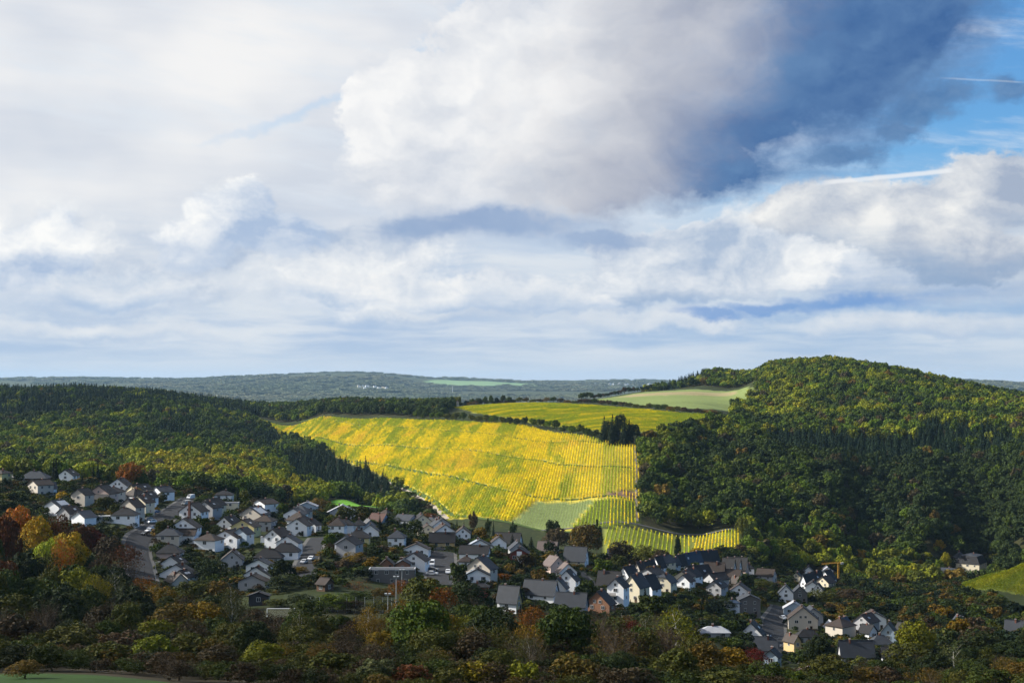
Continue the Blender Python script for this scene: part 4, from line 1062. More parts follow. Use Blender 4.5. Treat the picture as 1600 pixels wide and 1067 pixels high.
D0 = {}
sk = lambda s=1, n=1: {'on': [('sky', s, n)]}
so = lambda s=-1, n=1: {'on': [('sol', s, n)]}
G_, H_, F_, M_ = 'G', 'H', 'F', 'M'
HL = [
 (22,746,26,26,15,6,-22,G_,'white','brown',D0,'white house with brown roof at the upper left edge'),
 (44,738,16,20,9,6,-40,G_,'white','black',D0,'small white gable just behind the upper left white house'),
 (3,756,18,22,15,5,-20,H_,'yellow','brown',D0,'pale yellow house cut by the left frame edge'),
 (55,758,42,28,10,10,0,H_,'timber','slate',D0,'wide brown bungalow with a dark hipped roof'),
 (76,773,14,20,9,8,-45,G_,'white','grey',sk(),'narrow white house with grey roof below the brown bungalow'),
 (107,758,26,20,14,8,-12,G_,'white','black',sk(),'white house half hidden by tall dark firs'),
 (89,807,30,24,14,8,-25,G_,'white','slate',so(1),'white house standing over the orange wood'),
 (129,792,26,22,17,8,-22,G_,'beige','black',D0,'beige gabled house with one small gable window'),
 (131,824,28,24,14,8,-30,G_,'white','grey',D0,'white house with pale slate roof behind red trees'),
 (196,820,36,26,14,10,0,H_,'white','black',{'annex': (-1, 10, 3.2)},'white villa with dark hipped roof and flat wing'),
 (206,812,34,20,18,11,-28,G_,'beige','brown',{'blind': 1},'tall beige blank gable beside the street'),
 (222,805,32,20,18,10,-28,G_,'cream','brown',sk(),'cream gable second in the street row'),
 (231,793,26,18,14,8,-28,G_,'white','black',sk(),'white gable at the far end of the street row'),
 (152,760,26,20,9,4,-10,G_,'white','brown',{'annex': (1, 5, 2.4)},'low white house with carport on the upper slope'),
 (176,756,22,18,10,5,-25,G_,'white','black',D0,'bright white house at the top of the upper slope'),
 (188,774,30,22,14,10,-8,G_,'white','black',D0,'white gable with one square attic window'),
 (161,789,38,24,16,11,-18,G_,'pink','black',{'lean': 3.5},'pinkish brown house with dark timber front'),
 (238,758,18,30,6,11,60,G_,'grey','slate',D0,'long slate blue roof near the sunlit wood'),
 (259,766,30,26,10,10,-18,G_,'white','black',sk(),'white gable with twin attic windows'),
 (254,783,28,24,13,7,-42,G_,'white','slate',D0,'blue white house above the street bend'),
 (304,772,28,18,13,5,-10,G_,'grey','grey',D0,'pale grey house at the edge of the wood'),
 (303,815,36,26,14,12,-15,G_,'white','brown',{'stack': 1},'bright white gable with brick chimney stack'),
 (327,812,30,24,17,9,-24,G_,'grey','black',sk(),'light grey gable with one skylight'),
 (290,846,42,26,20,13,-4,G_,'white','brown',{'lean': 4.0},'white gable over a deep brown front roof'),
 (265,852,34,26,14,10,0,H_,'beige','slate',D0,'beige garage house with hipped slate roof'),
 (266,880,36,28,15,12,0,H_,'pink','black',D0,'pinkish house with dark hipped roof'),
 (272,892,36,22,8,11,-14,G_,'white','black',sk(),'white house with one bright skylight in the stepped row'),
 (279,908,54,22,8,14,-8,G_,'white','black',{'blind': 1},'widest white gable of the stepped row'),
 (286,913,30,16,8,9,-25,G_,'white','black',sk(1, 2),'small white gable in front of the stepped row'),
 (276,921,26,30,7,11,35,G_,'beige','brown',D0,'beige gable with large dark roof beside the lamp post'),
 (358,858,42,24,16,10,-20,G_,'white','brown',{'balcony': 1},'white gable with a balcony'),
 (380,856,26,20,20,8,-24,G_,'blue','slate',D0,'bluish house tucked behind the balcony gable'),
 (384,840,40,22,15,10,-18,G_,'yellow','brown',sk(),'pale yellow gable with dark roof'),
 (398,818,40,26,12,11,-24,G_,'beige','slate',so(1),'dark slate house with shining roof edge'),
 (350,785,26,20,11,6,0,H_,'white','black',D0,'white cube house under a dark hipped roof'),
 (361,798,23,12,12,1,0,F_,'cream','grey',{'rim': 1},'cream flat garage beside the white cube house'),
 (404,784,30,20,6,7,-10,G_,'white','black',D0,'low white gable near the wood edge'),
 (414,801,28,30,12,6,-34,G_,'white','brown',D0,'white house with long brown roof'),
 (480,803,31,18,11,6,0,G_,'blue','light',D0,'blue white house with light grey roof'),
 (462,821,32,22,16,8,-10,G_,'white','slate',D0,'white two storey house with dark grey roof'),
 (468,838,33,24,15,10,-12,G_,'white','brown',{'door': 1},'white gable with plain front above the short road'),
 (486,834,26,18,12,8,-20,G_,'white','black',D0,'white gable right beside the short road'),
 (418,848,20,10,8,1,0,F_,'white','grey',{'rim': 1},'small white flat garage in the gardens'),
 (452,869,35,22,19,10,-8,G_,'white','slate',D0,'tall white gable beside the short road'),
 (447,875,40,24,12,12,0,H_,'white','black',D0,'white house with low black hipped roof'),
 (420,881,42,24,6,12,0,H_,'grey','black',D0,'dark hipped roof in front of the white hipped house'),
 (407,898,40,20,13,9,-8,G_,'white','slate',D0,'rear white gable of the group of three'),
 (402,911,46,18,10,13,-5,G_,'white','black',sk(),'middle white gable of the group of three'),
 (397,923,44,20,13,9,-8,G_,'grey','brown',{'door': 1},'front grey white gable of the group of three'),
 (405,946,30,14,14,5,0,G_,'dark','black',{'nochim': 1},'dark wooden clubhouse beside the goal'),
 (535,813,50,20,10,12,4,G_,'grey','light',D0,'house with long pale roof edge by the green field'),
 (538,833,27,18,12,8,0,H_,'white','black',D0,'white house with twin dark roof, wider half'),
 (561,831,17,18,10,8,0,H_,'blue','black',D0,'bluish house beside the twin dark roof'),
 (576,831,24,18,6,10,22,G_,'grey','grey',{'blind': 1},'grey white steep gable without windows'),
 (579,838,26,16,6,9,0,G_,'white','slate',D0,'small white gable with a wide dark window'),
 (592,821,22,26,6,10,60,G_,'blue','red',D0,'house with reddish brown roof near the field'),
 (560,851,34,26,10,11,0,H_,'yellow','black',D0,'dull yellow house under a big black roof'),
 (543,866,34,22,15,11,-12,G_,'white','grey',D0,'white gable half hidden by yellow trees'),
 (652,869,38,22,10,8,-5,G_,'white','brown',D0,'white gable with brown roof beside the wide road'),
 (650,893,36,24,15,11,-14,G_,'white','brown',so(-1),'larger white gable lower on the wide road'),
 (630,895,22,26,12,6,0,G_,'brick','slate',D0,'brown brick house behind the flat hall'),
 (605,892,20,20,9,8,0,G_,'brick','brown',D0,'low brick gable behind the flat hall'),
 (613,913,70,22,22,1,0,F_,'stone','grey',{'rim': 1},'long flat roofed hall with white parapet'),
 (691,857,20,38,10,12,90,G_,'tan','black',{'on': [('sky', 1, 2)]},'tan bungalow with two skylights at the road end'),
 (685,835,26,24,11,9,15,G_,'white','slate',D0,'white gable with slate roof below the vineyard path'),
 (690,839,22,14,8,7,-5,G_,'grey','slate',D0,'grey gable attached before the slate roofed white gable'),
 (668,839,30,22,8,9,10,G_,'cream','brown',D0,'cream house with brown roof left of the grey gable'),
 (645,833,14,12,8,5,0,G_,'white','brown',{'nochim': 1},'tiny white house among dark conifers'),
 (749,863,40,22,8,10,5,G_,'white','slate',so(-1),'white gable with shining solar roof, rearmost'),
 (742,875,24,44,9,10,80,G_,'white','black',D0,'broad dark roof over white wall between solar houses'),
 (728,887,22,18,9,7,0,H_,'white','brown',D0,'small brown hipped roof beside the solar houses'),
 (752,907,44,24,16,16,-28,G_,'beige','slate',so(-1),'large blue slate house with solar roof'),
 (746,911,37,18,11,9,0,G_,'white','black',so(-1, 2),'white gable with two attic windows and solar strips'),
 (748,932,30,18,14,5,0,H_,'redbrick','black',D0,'dark red brick cottage below the solar houses'),
 (794,863,22,40,9,18,72,G_,'white','black',{'on': [('sky', 1, 3)]},'white house with tall dark roof and dormer lights'),
 (813,882,34,18,14,9,-10,G_,'redbrick','black',{'strip': 1},'red brick house with a white centre bay'),
 (856,871,18,30,6,16,70,G_,'white','rose',{'on': [('sky', 1, 2)]},'house with steep purplish grey roof'),
 (866,897,28,24,12,12,30,G_,'pink','rose',sk(),'pinkish cottage with weathered roof'),
 (885,907,28,18,12,12,15,G_,'white','rose',D0,'white gable joined to the pinkish cottage'),
 (900,884,20,34,8,18,70,G_,'cream','slate',{'gable': 'white', 'on': [('sky', 1, 1)]},'cream house with steep slate roof under the golden tree'),
 (888,929,30,20,20,14,-20,G_,'white','black',sk(),'tall white house beside the narrow lane'),
 (873,930,26,20,10,14,-15,G_,'white','slate',D0,'slate roofed white house left of the tall white one'),
 (845,942,22,50,12,18,68,G_,'white','slate',{'on': [('sky', 1, 2)]},'long white house with slate roof and two rooflights'),
 (796,957,20,32,16,20,65,G_,'white','slate',{'gable': 'tan'},'steep slate house with yellow end gable'),
 (893,957,24,46,8,17,75,G_,'grey','slate',D0,'low grey house with broad slate roof'),
 (938,960,40,26,14,18,-25,G_,'brick','black',D0,'orange brick gable under a black roof'),
 (966,950,27,26,30,12,-24,G_,'white','black',{'balcony': 1},'tall white gable with balcony terrace'),
 (994,942,30,30,22,17,-36,G_,'cream','slate',D0,'cream gable with long slate roof'),
 (953,923,26,34,8,18,70,G_,'grey','black',D0,'dark roofed house behind the balcony terrace'),
 (982,917,26,26,12,16,-40,G_,'white','black',D0,'white gable behind the cream slate house'),
 (1000,906,14,16,12,13,-40,G_,'beige','brown',D0,'beige house first of the stepped terrace'),
 (1008,905,12,16,12,12,-40,G_,'white','black',D0,'white house second of the stepped terrace'),
 (1017,903,12,16,13,12,-40,G_,'white','black',{'blind': 1},'white house third of the stepped terrace'),
 (1029,901,16,18,14,14,-40,G_,'white','black',D0,'tallest white house ending the stepped terrace'),
 (1015,937,26,26,16,18,-38,G_,'white','black',{'blind': 1},'white blank gable below the stepped terrace'),
 (1040,928,27,26,16,12,-28,G_,'cream','slate',{'clip': 0.45},'cream half hipped house with paired windows'),
 (1071,925,22,20,15,9,-30,G_,'white','brown',{'balcony': 1},'white house with balcony beside the half hipped one'),
 (1053,892,12,18,9,9,-42,G_,'blue','slate',D0,'bluish end house of the upper terrace'),
 (1063,892,11,20,9,13,-42,G_,'cream','black',D0,'cream house with black roof in the upper terrace'),
 (1075,891,12,22,10,14,-42,G_,'white','blueroof',sk(),'white house with blue slate roof in the upper terrace'),
 (1087,888,12,20,10,13,-42,G_,'white','blueroof',D0,'second blue roofed house in the upper terrace'),
 (1098,887,12,20,10,13,-42,G_,'cream','black',D0,'cream gable fifth in the upper terrace'),
 (1107,885,9,18,9,13,-42,G_,'brick','black',D0,'orange gable near the end of the upper terrace'),
 (1115,884,9,18,9,12,-42,G_,'grey','black',D0,'grey house closing the upper terrace'),
 (1090,910,30,40,5,16,-60,G_,'white','black',sk(),'large black roof below the upper terrace'),
 (1117,908,16,30,10,16,70,G_,'white','brown',{'on': [('sky', 1, 2)]},'white house with brown roof and two bright rooflights'),
 (1139,899,12,18,9,15,60,G_,'white','black',D0,'steep white gable first of three pointed ones'),
 (1148,898,12,18,9,15,60,G_,'white','black',D0,'steep white gable second of three pointed ones'),
 (1159,898,12,18,9,15,60,G_,'pink','black',D0,'steep pinkish gable third of three pointed ones'),
 (1171,899,12,14,10,6,0,H_,'white','black',D0,'little white house beside the pointed gables'),
 (1150,921,12,14,9,9,30,G_,'white','brown',D0,'small white gable standing below the pointed gables'),
 (1170,963,32,24,24,7,0,G_,'stone','slate',D0,'dark stone building with shallow slate roof'),
 (1145,957,22,16,14,4,0,H_,'white','blueroof',D0,'white annexe house left of the stone building'),
 (1116,998,44,24,8,8,0,H_,'grey','light',D0,'low building with pale metal roof'),
 (1176,1002,34,26,9,17,-20,G_,'white','black',sk(),'white gable beside the old town road'),
 (1195,1024,24,36,5,16,80,G_,'grey','slate',{'on': [('sky', 1, 2)]},'broad slate roof along the old town road'),
 (1207,1048,22,22,20,9,-25,G_,'blue','black',D0,'blue grey house at the lower road end'),
 (1254,986,44,30,17,17,-8,G_,'beige','brown',D0,'big beige gable with square windows in the old town'),
 (1240,964,30,20,12,9,-10,G_,'blue','light',D0,'house with pale blue roof behind the big beige gable'),
 (1228,942,22,18,14,11,-10,G_,'white','slate',D0,'white gable at the bend of the old town road'),
 (1249,942,22,18,14,10,-5,G_,'stone','slate',D0,'stone grey house behind the pale blue roof'),
 (1262,924,16,26,8,16,-45,G_,'white','black',D0,'first dark pitched roof of the old town'),
 (1275,920,18,26,8,16,-45,G_,'white','black',sk(),'second dark pitched roof of the old town'),
 (1279,934,14,14,12,8,-20,G_,'white','black',D0,'small bright gable amid the old town roofs'),
 (1293,914,20,20,8,12,-40,G_,'white','black',D0,'dark roof before the yellow crane'),
 (1245,912,16,14,9,7,-20,G_,'cream','black',D0,'cream house at the rear of the old town'),
 (1263,901,14,14,8,6,-10,G_,'white','grey',D0,'pale roof at the very back of the old town'),
 (1292,899,16,14,7,5,0,G_,'white','light',D0,'light roofed shed house behind the crane'),
 (1340,906,20,16,8,8,-20,G_,'white','blueroof',D0,'dark blue roof right of the crane'),
 (1358,914,16,16,9,8,30,G_,'white','brown',D0,'white gable right of the crane among trees'),
 (1372,908,14,14,8,7,-15,G_,'grey','slate',D0,'grey house at the right end of the old town'),
 (1238,1020,14,24,16,9,30,G_,'tan','brown',D0,'tan house on the old town road'),
 (1262,1004,34,20,8,10,0,H_,'grey','black',D0,'grey house with hipped roof before the big gable'),
 (1318,994,26,26,8,16,-35,G_,'white','blueroof',D0,'white gable with bright blue roof'),
 (1297,988,16,14,6,8,0,G_,'white','light',{'nochim': 1},'white shed left of the blue roofed gable'),
 (1356,1000,24,18,10,10,45,G_,'white','black',D0,'white gable with dark roof right of the blue roof'),
 (1389,1007,26,26,14,16,-20,G_,'blue','black',D0,'bluish house amid dark roofs'),
 (1376,1015,34,24,4,12,0,H_,'cream','slate',D0,'dark roof with cream eaves'),
 (1412,997,14,18,12,8,40,G_,'cream','black',D0,'cream gable beside the rightmost old town trees'),
 (1338,1034,24,50,8,20,90,G_,'grey','slate',{'on': [('sol', 1, 1)]},'slate barn with one white rooflight panel'),
 (1396,1036,24,34,8,12,80,G_,'grey','black',D0,'black roof right of the slate barn'),
 (1475,1078,30,72,8,22,90,G_,'grey','blueroof',{'nochim': 1},'nearest house with dark blue tiled roof at the bottom'),
 (1590,994,18,34,8,12,62,G_,'white','slate',D0,'white gable near the right frame edge'),
 (1500,980,14,16,8,7,20,G_,'white','slate',D0,'white house hidden in dark trees at the right'),
 (1262,1072,24,24,8,11,40,G_,'tan','rose',D0,'tan roof peeking out at the bottom edge'),
 (1518,904,36,40,20,14,-35,M_,'cream','black',D0,'large cream villa with dark mansard roof'),
 (1500,888,16,16,14,10,10,H_,'white','slate',D0,'pale corner tower of the cream villa'),
 (1482,916,40,26,10,12,-30,M_,'cream','slate',D0,'lower slate mansard building beside the cream villa'),
 (961,873,12,22,6,8,90,G_,'timber','grey',{'nochim': 1},'wooden barn with grey roof on the grassy bank'),
 (508,924,22,16,3,7,60,G_,'timber','brown',{'nochim': 1},'low brown roofed hut by the sports ground'),
]
for h_ in HL: house(*h_, y0=885 if 'villa' in h_[11] and 'mansard' in h_[11] or 'tower of' in h_[11] else 300)

# smaller houses squeezed in between, seen only in part
def infill():
    g = random.Random(21); x, y = plan_points(BUILT, 8.0, 0.45); order = list(range(len(x))); g.shuffle(order); n = 0; seen = set(); base = list(HOUSES)
    for i in order:
        a, b = float(x[i]), float(y[i]); d = [math.hypot(h[0] - a, h[1] - b) - h[2] for h in HOUSES]
        if min(d) < 5.6 or min(d) > 15: continue
        if any((np.hypot(c[:, 0] - a, c[:, 1] - b) < w / 2 + 6.0).any() for c, w in STREETS): continue
        j = int(np.argmin([math.hypot(h[0] - a, h[1] - b) for h in base])); nb = base[j]; dx, dy = a - nb[0], b - nb[1]
        wd = ('right of' if dx > 0 else 'left of') if abs(dx) > abs(dy) else ('behind' if dy > 0 else 'in front of')
        wall, roof = g.choice(('white', 'white', 'grey', 'cream', 'grey', 'beige')), g.choice(('black', 'brown', 'slate', 'black', 'brown'))
        lab = ' '.join(('small %s house %s the %s' % (wall, wd, nb[3])).split()[:16])
        if lab in seen: continue
        px, py = project(a, b, float(gz(a, b))); k = b / F
        house(px, py, g.uniform(6.2, 8.6) / k, g.uniform(6.5, 9.0) / k, g.uniform(3.0, 4.6) / k, g.uniform(1.9, 3.0) / k, nb[4] + g.uniform(-8, 8), g.choice('GGGH'), wall, roof, g.choice((D0, D0, sk())), lab, y0=b - 3, y1=b + 40)
        seen.add(lab); n += 1
        if n >= 40: break
BUILT = [(0,620),(120,690),(300,710),(420,690),(560,700),(700,700),(820,690),(940,660),(1060,690),(1180,760),(1290,800),(1370,780),(1400,560),(1420,500),(1250,540),(1130,600),(1000,570),(900,560),(800,500),(720,480),(640,540),(520,470),(380,450),(290,460),(240,520),(120,560)]
infill()
# ---------------------------------------------------------------- far settlements
def far_house(px, py, Y0, w, h, label, grp, wall='white', roof='brown'):
    x, _, z = pt(px, py, Y0); z = float(gz(x, Y0)); k = Y0 / F
    W, H = w * k, h * k; b = MB(); e = empty('far_house', (x, Y0, z), R(random.uniform(-30, 30)))
    tag(e, label, 'house', grp)
    b.poly([(-W/2, -W/3, -3), (W/2, -W/3, -3), (W/2, -W/3, H)] + [(0, -W/3, H * 1.45)] + [(-W/2, -W/3, H)], WM[wall])
    b.poly([(W/2, W/3, -3), (-W/2, W/3, -3), (-W/2, W/3, H), (0, W/3, H * 1.45), (W/2, W/3, H)], WM[wall])
    b.poly([(W/2, -W/3, -3), (W/2, W/3, -3), (W/2, W/3, H), (W/2, -W/3, H)], WM[wall]); b.poly([(-W/2, W/3, -3), (-W/2, -W/3, -3), (-W/2, -W/3, H), (-W/2, W/3, H)], WM[wall])
    b.build('wall', e); r = MB()
    for s in (-1, 1):
        P = [(s * (W/2 + .5), -W/3 - .5, H - .2), (s * (W/2 + .5), W/3 + .5, H - .2), (0, W/3 + .5, H * 1.45 + .2), (0, -W/3 - .5, H * 1.45 + .2)]
        r.poly(P if s > 0 else P[::-1], RM[roof])
    r.build('roof', e)
random.seed(5)
_O1 = 'first second third fourth fifth sixth seventh eighth ninth tenth eleventh twelfth thirteenth fourteenth fifteenth sixteenth seventeenth eighteenth nineteenth twentieth'.split()
ORD = _O1 + ['twenty-' + q for q in _O1[:9]] + ['thirtieth'] + ['thirty-' + q for q in _O1[:9]] + ['fortieth']
for i in range(19):
    far_house(560 + i * 2.5 + random.uniform(-.8, .8), 606, 10250 + random.uniform(0, 260), random.uniform(2.2, 3.6), random.uniform(1.8, 2.8), 'tiny pale house, %s from the left in the hazy village on the distant slope' % ORD[i], 'houses of the distant village', random.choice(('white', 'white', 'cream')), random.choice(('rose', 'brown', 'grey')))
for i, (a, w) in enumerate(((930, 3), (953, 4), (958, 2.5), (968, 6), (976, 3), (981, 6), (989, 2), (1015, 5))):
    far_house(a, 597, 13150 + random.uniform(0, 300), w, 2.2, 'white building, %s from the left of those strung along the far horizon' % ORD[i], 'buildings on the far plateau', 'white', 'light')

# ================================================================ street furniture, vehicles, small structures
def car_parts():
    paint = {}
    for k, c in (('white', (0.70, 0.71, 0.72)), ('silver', (0.38, 0.39, 0.41)), ('black', (0.015, 0.016, 0.018)), ('blue', (0.03, 0.06, 0.14)), ('grey', (0.12, 0.125, 0.13))):
        m, b = mat('car_paint_' + k); b.inputs['Base Color'].default_value = (*c, 1); b.inputs['Roughness'].default_value = 0.25; b.inputs['Coat Weight'].default_value = 0.6
        paint[k] = m
    return paint
PAINT = car_parts()
RUBBER = plain('rubber', (0.02, 0.02, 0.02), 0.9, 0.1)
LAMPG, b_ = mat('lamp_glass'); b_.inputs['Base Color'].default_value = (0.7, 0.7, 0.68, 1); b_.inputs['Roughness'].default_value = 0.15
def loft(prof, halfw, m, inset=None):
    """side profile (y, z) extruded across the car, roof narrower than sill"""
    b = MB(); n = len(prof)
    zs = [p[1] for p in prof]; z0, z1 = min(zs), max(zs)
    w = [halfw * (1 - 0.13 * max(0, (z - z0) / (z1 - z0) - 0.55) / 0.45) for z in zs]
    Lp = [(-w[i], prof[i][0], prof[i][1]) for i in range(n)]; Rp = [(w[i], prof[i][0], prof[i][1]) for i in range(n)]
    b.poly(Lp[::-1], m); b.poly(Rp, m)
    for i in range(n):
        j = (i + 1) % n; b.poly([Lp[i], Lp[j], Rp[j], Rp[i]], m)
    return b
CARBODY = [(-2.1, .32), (-2.12, .62), (-2.0, .82), (-1.15, .95), (1.75, 1.0), (2.08, .92), (2.12, .35)]
VANBODY = [(-2.3, .35), (-2.35, .8), (-2.15, 1.1), (-1.75, 1.2), (2.3, 1.3), (2.35, .4)]
def vehicle(px, py, rot, col, kind, label, Y0=300, Y1=900):
    x, y, z = hit(px, py, Y0, Y1)
    e = empty('parked_van' if kind == 'van' else 'parked_car', (x, y, z + 0.24), R(rot)); tag(e, label, 'van' if kind == 'van' else 'car', 'vehicles parked along the streets')
    P = PAINT[col]
    if kind == 'van':
        body = loft(VANBODY, .98, P).build('body', e)
        c = loft([(-1.7, 1.2), (-1.1, 2.15), (2.25, 2.2), (2.3, 1.3)], .95, P).build('cabin', e)
        g = MB(); g.poly([(-.80, -1.66, 1.28), (.80, -1.66, 1.28), (.74, -1.17, 2.06), (-.74, -1.17, 2.06)], GLASS); g.build('windscreen', c)
        ln, wb = 2.3, (-1.45, 1.4)
    else:
        body = loft(CARBODY, .88, P).build('body', e)
        c = loft([(-1.1, .95), (-.45, 1.42), (1.0, 1.46), (1.75, 1.0)], .82, P).build('cabin', e)
        g = MB(); g.poly([(-.68, -1.08, 1.01), (.68, -1.08, 1.01), (.62, -.52, 1.39), (-.62, -.52, 1.39)], GLASS); g.build('windscreen', c)
        g = MB(); g.poly([(.68, 1.69, 1.07), (-.68, 1.69, 1.07), (-.62, 1.08, 1.42), (.62, 1.08, 1.42)], GLASS); g.build('rear_window', c)
        for s in (-1, 1):
            g = MB(); Q = [(s * .835, -.85, 1.02), (s * .835, 1.45, 1.06), (s * .735, .95, 1.42), (s * .735, -.4, 1.38)]; g.poly(Q if s < 0 else Q[::-1], GLASS); g.build('side_window', c)
        ln, wb = 2.1, (-1.3, 1.3)
    for yy in wb:
        for s in (-1, 1):
            w = MB(); w.tube((s * .66, yy, .32), (s * .90, yy, .32), .32, .32, RUBBER, 12); w.tube((s * .90, yy, .32), (s * .915, yy, .32), .19, .18, METAL, 8); w.build('wheel', e)
    for s in (-1, 1):
        w = MB(); w.box(s * .62 - .18, s * .62 + .18, -ln - .05, -ln + .06, .62, .76, LAMPG); w.build('headlight', e)
for a in [
 (228,837,-25,'black','car','black car at the lower end of the parked row'),
 (234,832,-25,'white','car','white car between two cars on the steep street'),
 (237,828,-25,'white','car','white car highest of the trio on the steep street'),
 (237,818,-35,'white','car','white car parked by the villa hedge'),
 (232,814,-35,'grey','car','grey car beside the beige blank gable'),
 (243,803,-35,'blue','car','small blue car before the cream gable'),
 (298,780,-20,'white','van','white camper van at the top of the street'),
 (290,790,-20,'grey','van','dark van facing down the street'),
 (436,842,80,'white','car','white car behind the small flat garage'),
 (499,833,70,'silver','car','silver car by the short road'),
 (486,876,-10,'white','car','white car under the yellow tree'),
 (475,881,-10,'silver','car','silver car lower on the short road'),
 (675,885,0,'white','van','white van on the wide road'),
 (676,893,75,'black','car','black and pale car turned across the wide road'),
 (675,899,80,'silver','car','silver car nose in beside the wide road'),
 (700,897,2,'white','car','white car on the kerb of the wide road'),
 (687,861,90,'black','car','dark car in front of the tan bungalow'),
 (911,923,-60,'black','car','black car at the narrow lane'),
 (906,927,-60,'grey','car','grey car behind the black car at the lane'),
 (1224,968,10,'white','car','pale car beside the big beige gable'),
 (1228,1013,70,'silver','car','silver car at the old town bend'),
 (1201,999,60,'white','car','white car by the white old town gable'),
]: vehicle(*a)

def floodlight(px, top, Y, label):
    x, _, zt = pt(px, top, Y); z = float(gz(x, Y)); H = zt - z
    e = empty('floodlight_mast', (x, Y, z)); tag(e, label, 'floodlight', 'floodlight masts of the sports ground')
    b = MB(); b.tube((0, 0, -.5), (0, 0, H), .16, .09, METAL, 8); b.build('pole', e)
    b = MB(); b.box(-.75, .75, -.06, .06, H - .1, H + .02, METAL); b.build('crossbar', e)
    for s in (-1, 1):
        b = MB(); f = lambda p, s=s: (p[0] + s * .5, p[1] * .8 - p[2] * .5 - .2, p[2] * .8 + p[1] * .5 + H + .28)
        b.box(-.33, .33, -.16, .16, -.24, .24, METAL, f); b.box(-.28, .28, -.19, -.161, -.2, .2, LAMPG, f); b.build('lamp_head', e)
floodlight(606, 929, 372, 'nearest floodlight mast of the sports ground')
floodlight(619, 902, 402, 'middle floodlight mast of the sports ground')
floodlight(628, 891, 430, 'rear floodlight mast in front of the flat hall')

def street_lamp(px, top, base, label):
    x, y, z = hit(px, base, 300, 900); H = pt(px, top, y)[2] - z
    e = empty('street_lamp', (x, y, z)); tag(e, label, 'street lamp')
    b = MB(); b.tube((0, 0, -.3), (0, 0, H), .09, .06, METAL, 8); b.tube((0, 0, H), (.9, 0, H + .15), .05, .04, METAL, 6); b.build('pole', e)
    b = MB(); b.box(.7, 1.4, -.14, .14, H + .05, H + .2, LAMPG); b.build('lamp_head', e)
street_lamp(243, 878, 908, 'grey street lamp beside the stepped white row')

def goal():
    x0, y0, z0 = hit(439, 966, 340, 420)
    e = empty('football_goal', (x0, y0, z0)); tag(e, 'white football goal on the sports ground', 'goal')
    w, h, r = 3.66, 2.6, .10
    WP = PAINT['white']
    for s in (-1, 1):
        b = MB(); b.tube((s * w, 0, 0), (s * w, 0, h), r, r, WP, 8); b.build('goal_post', e)
    b = MB(); b.tube((-w, 0, h), (w, 0, h), r, r, WP, 8); b.build('crossbar', e)
    b = MB()
    for i in range(25):
        xx = -w + i * 2 * w / 24; b.tube((xx, 0.05, h), (xx, 1.0, h - .1), .008, .008, WP, 3); b.tube((xx, 1.0, h - .1), (xx, 1.8, 0), .008, .008, WP, 3)
    for i in range(9):
        t = i / 8; b.tube((-w, 1.0 + .8 * t, (h - .1) * (1 - t)), (w, 1.0 + .8 * t, (h - .1) * (1 - t)), .008, .008, WP, 3)
    b.build('net', e)
goal()

def ball_fence():
    x0, y0, z0 = hit(485, 957, 360, 430); x1, y1, z1 = hit(612, 957, 360, 430)
    e = empty('ball_stop_fence', (x0, y0, z0)); tag(e, 'tall wire ball fence on thin grey posts behind the goal', 'fence')
    n = 10; H = 4.2; pts = []
    for i in range(n):
        t = i / (n - 1); p = ((x1 - x0) * t, (y1 - y0) * t, float(gz(x0 + (x1 - x0) * t, y0 + (y1 - y0) * t)) - z0); pts.append(p)
        b = MB(); b.tube((p[0], p[1], p[2] - .3), (p[0], p[1], p[2] + H), .06, .05, METAL, 6); b.build('post', e)
    b = MB()
    for a, c in zip(pts[:-1], pts[1:]):
        for k in range(1, 9):
            h = H * k / 8 - .05; b.tube((a[0], a[1], a[2] + h), (c[0], c[1], c[2] + h), .009, .009, METAL, 3)
    b.build('wire', e)
ball_fence()

def crane():
    x, y, z = hit(1310, 912, 700, 950); k = y / F
    YEL = plain('crane_yellow', (0.45, 0.24, 0.03), 0.6, 0.3); H = (912 - 879) * k
    e = empty('construction_crane', (x, y, z)); tag(e, 'small yellow construction crane rising behind the old town', 'crane')
    b = MB(); s = .35
    for (i, j) in ((-s, -s), (s, -s), (s, s), (-s, s)): b.tube((i, j, -1), (i, j, H), .09, .09, YEL, 4)
    n = 12
    for q in range(n):
        za, zb = H * q / n, H * (q + 1) / n
        for (p0, p1) in (((-s, -s), (s, -s)), ((s, -s), (s, s)), ((s, s), (-s, s)), ((-s, s), (-s, -s))):
            b.tube((*p0, za), (*p1, zb), .05, .05, YEL, 3)
    b.build('mast', e); b = MB(); Lj = 26 * k
    for (dy, dz) in ((-.3, 0), (.3, 0), (0, .55)): b.tube((1.5, dy, H + dz), (-Lj, dy, H - .9 + dz), .08, .06, YEL, 4)
    for q in range(14):
        xa = 1.5 - (Lj + 1.5) * q / 14; xb = 1.5 - (Lj + 1.5) * (q + 1) / 14; za = H - .9 * q / 14; zb = H - .9 * (q + 1) / 14
        b.tube((xa, -.3, za), (xb, 0, zb + .55), .04, .04, YEL, 3); b.tube((xa, .3, za), (xb, 0, zb + .55), .04, .04, YEL, 3)
    b.build('jib', e)
    b = MB(); b.box(1.5, 2.9, -.5, .5, H - .9, H + .2, CONCRETE); b.build('counterweight', e)
crane()

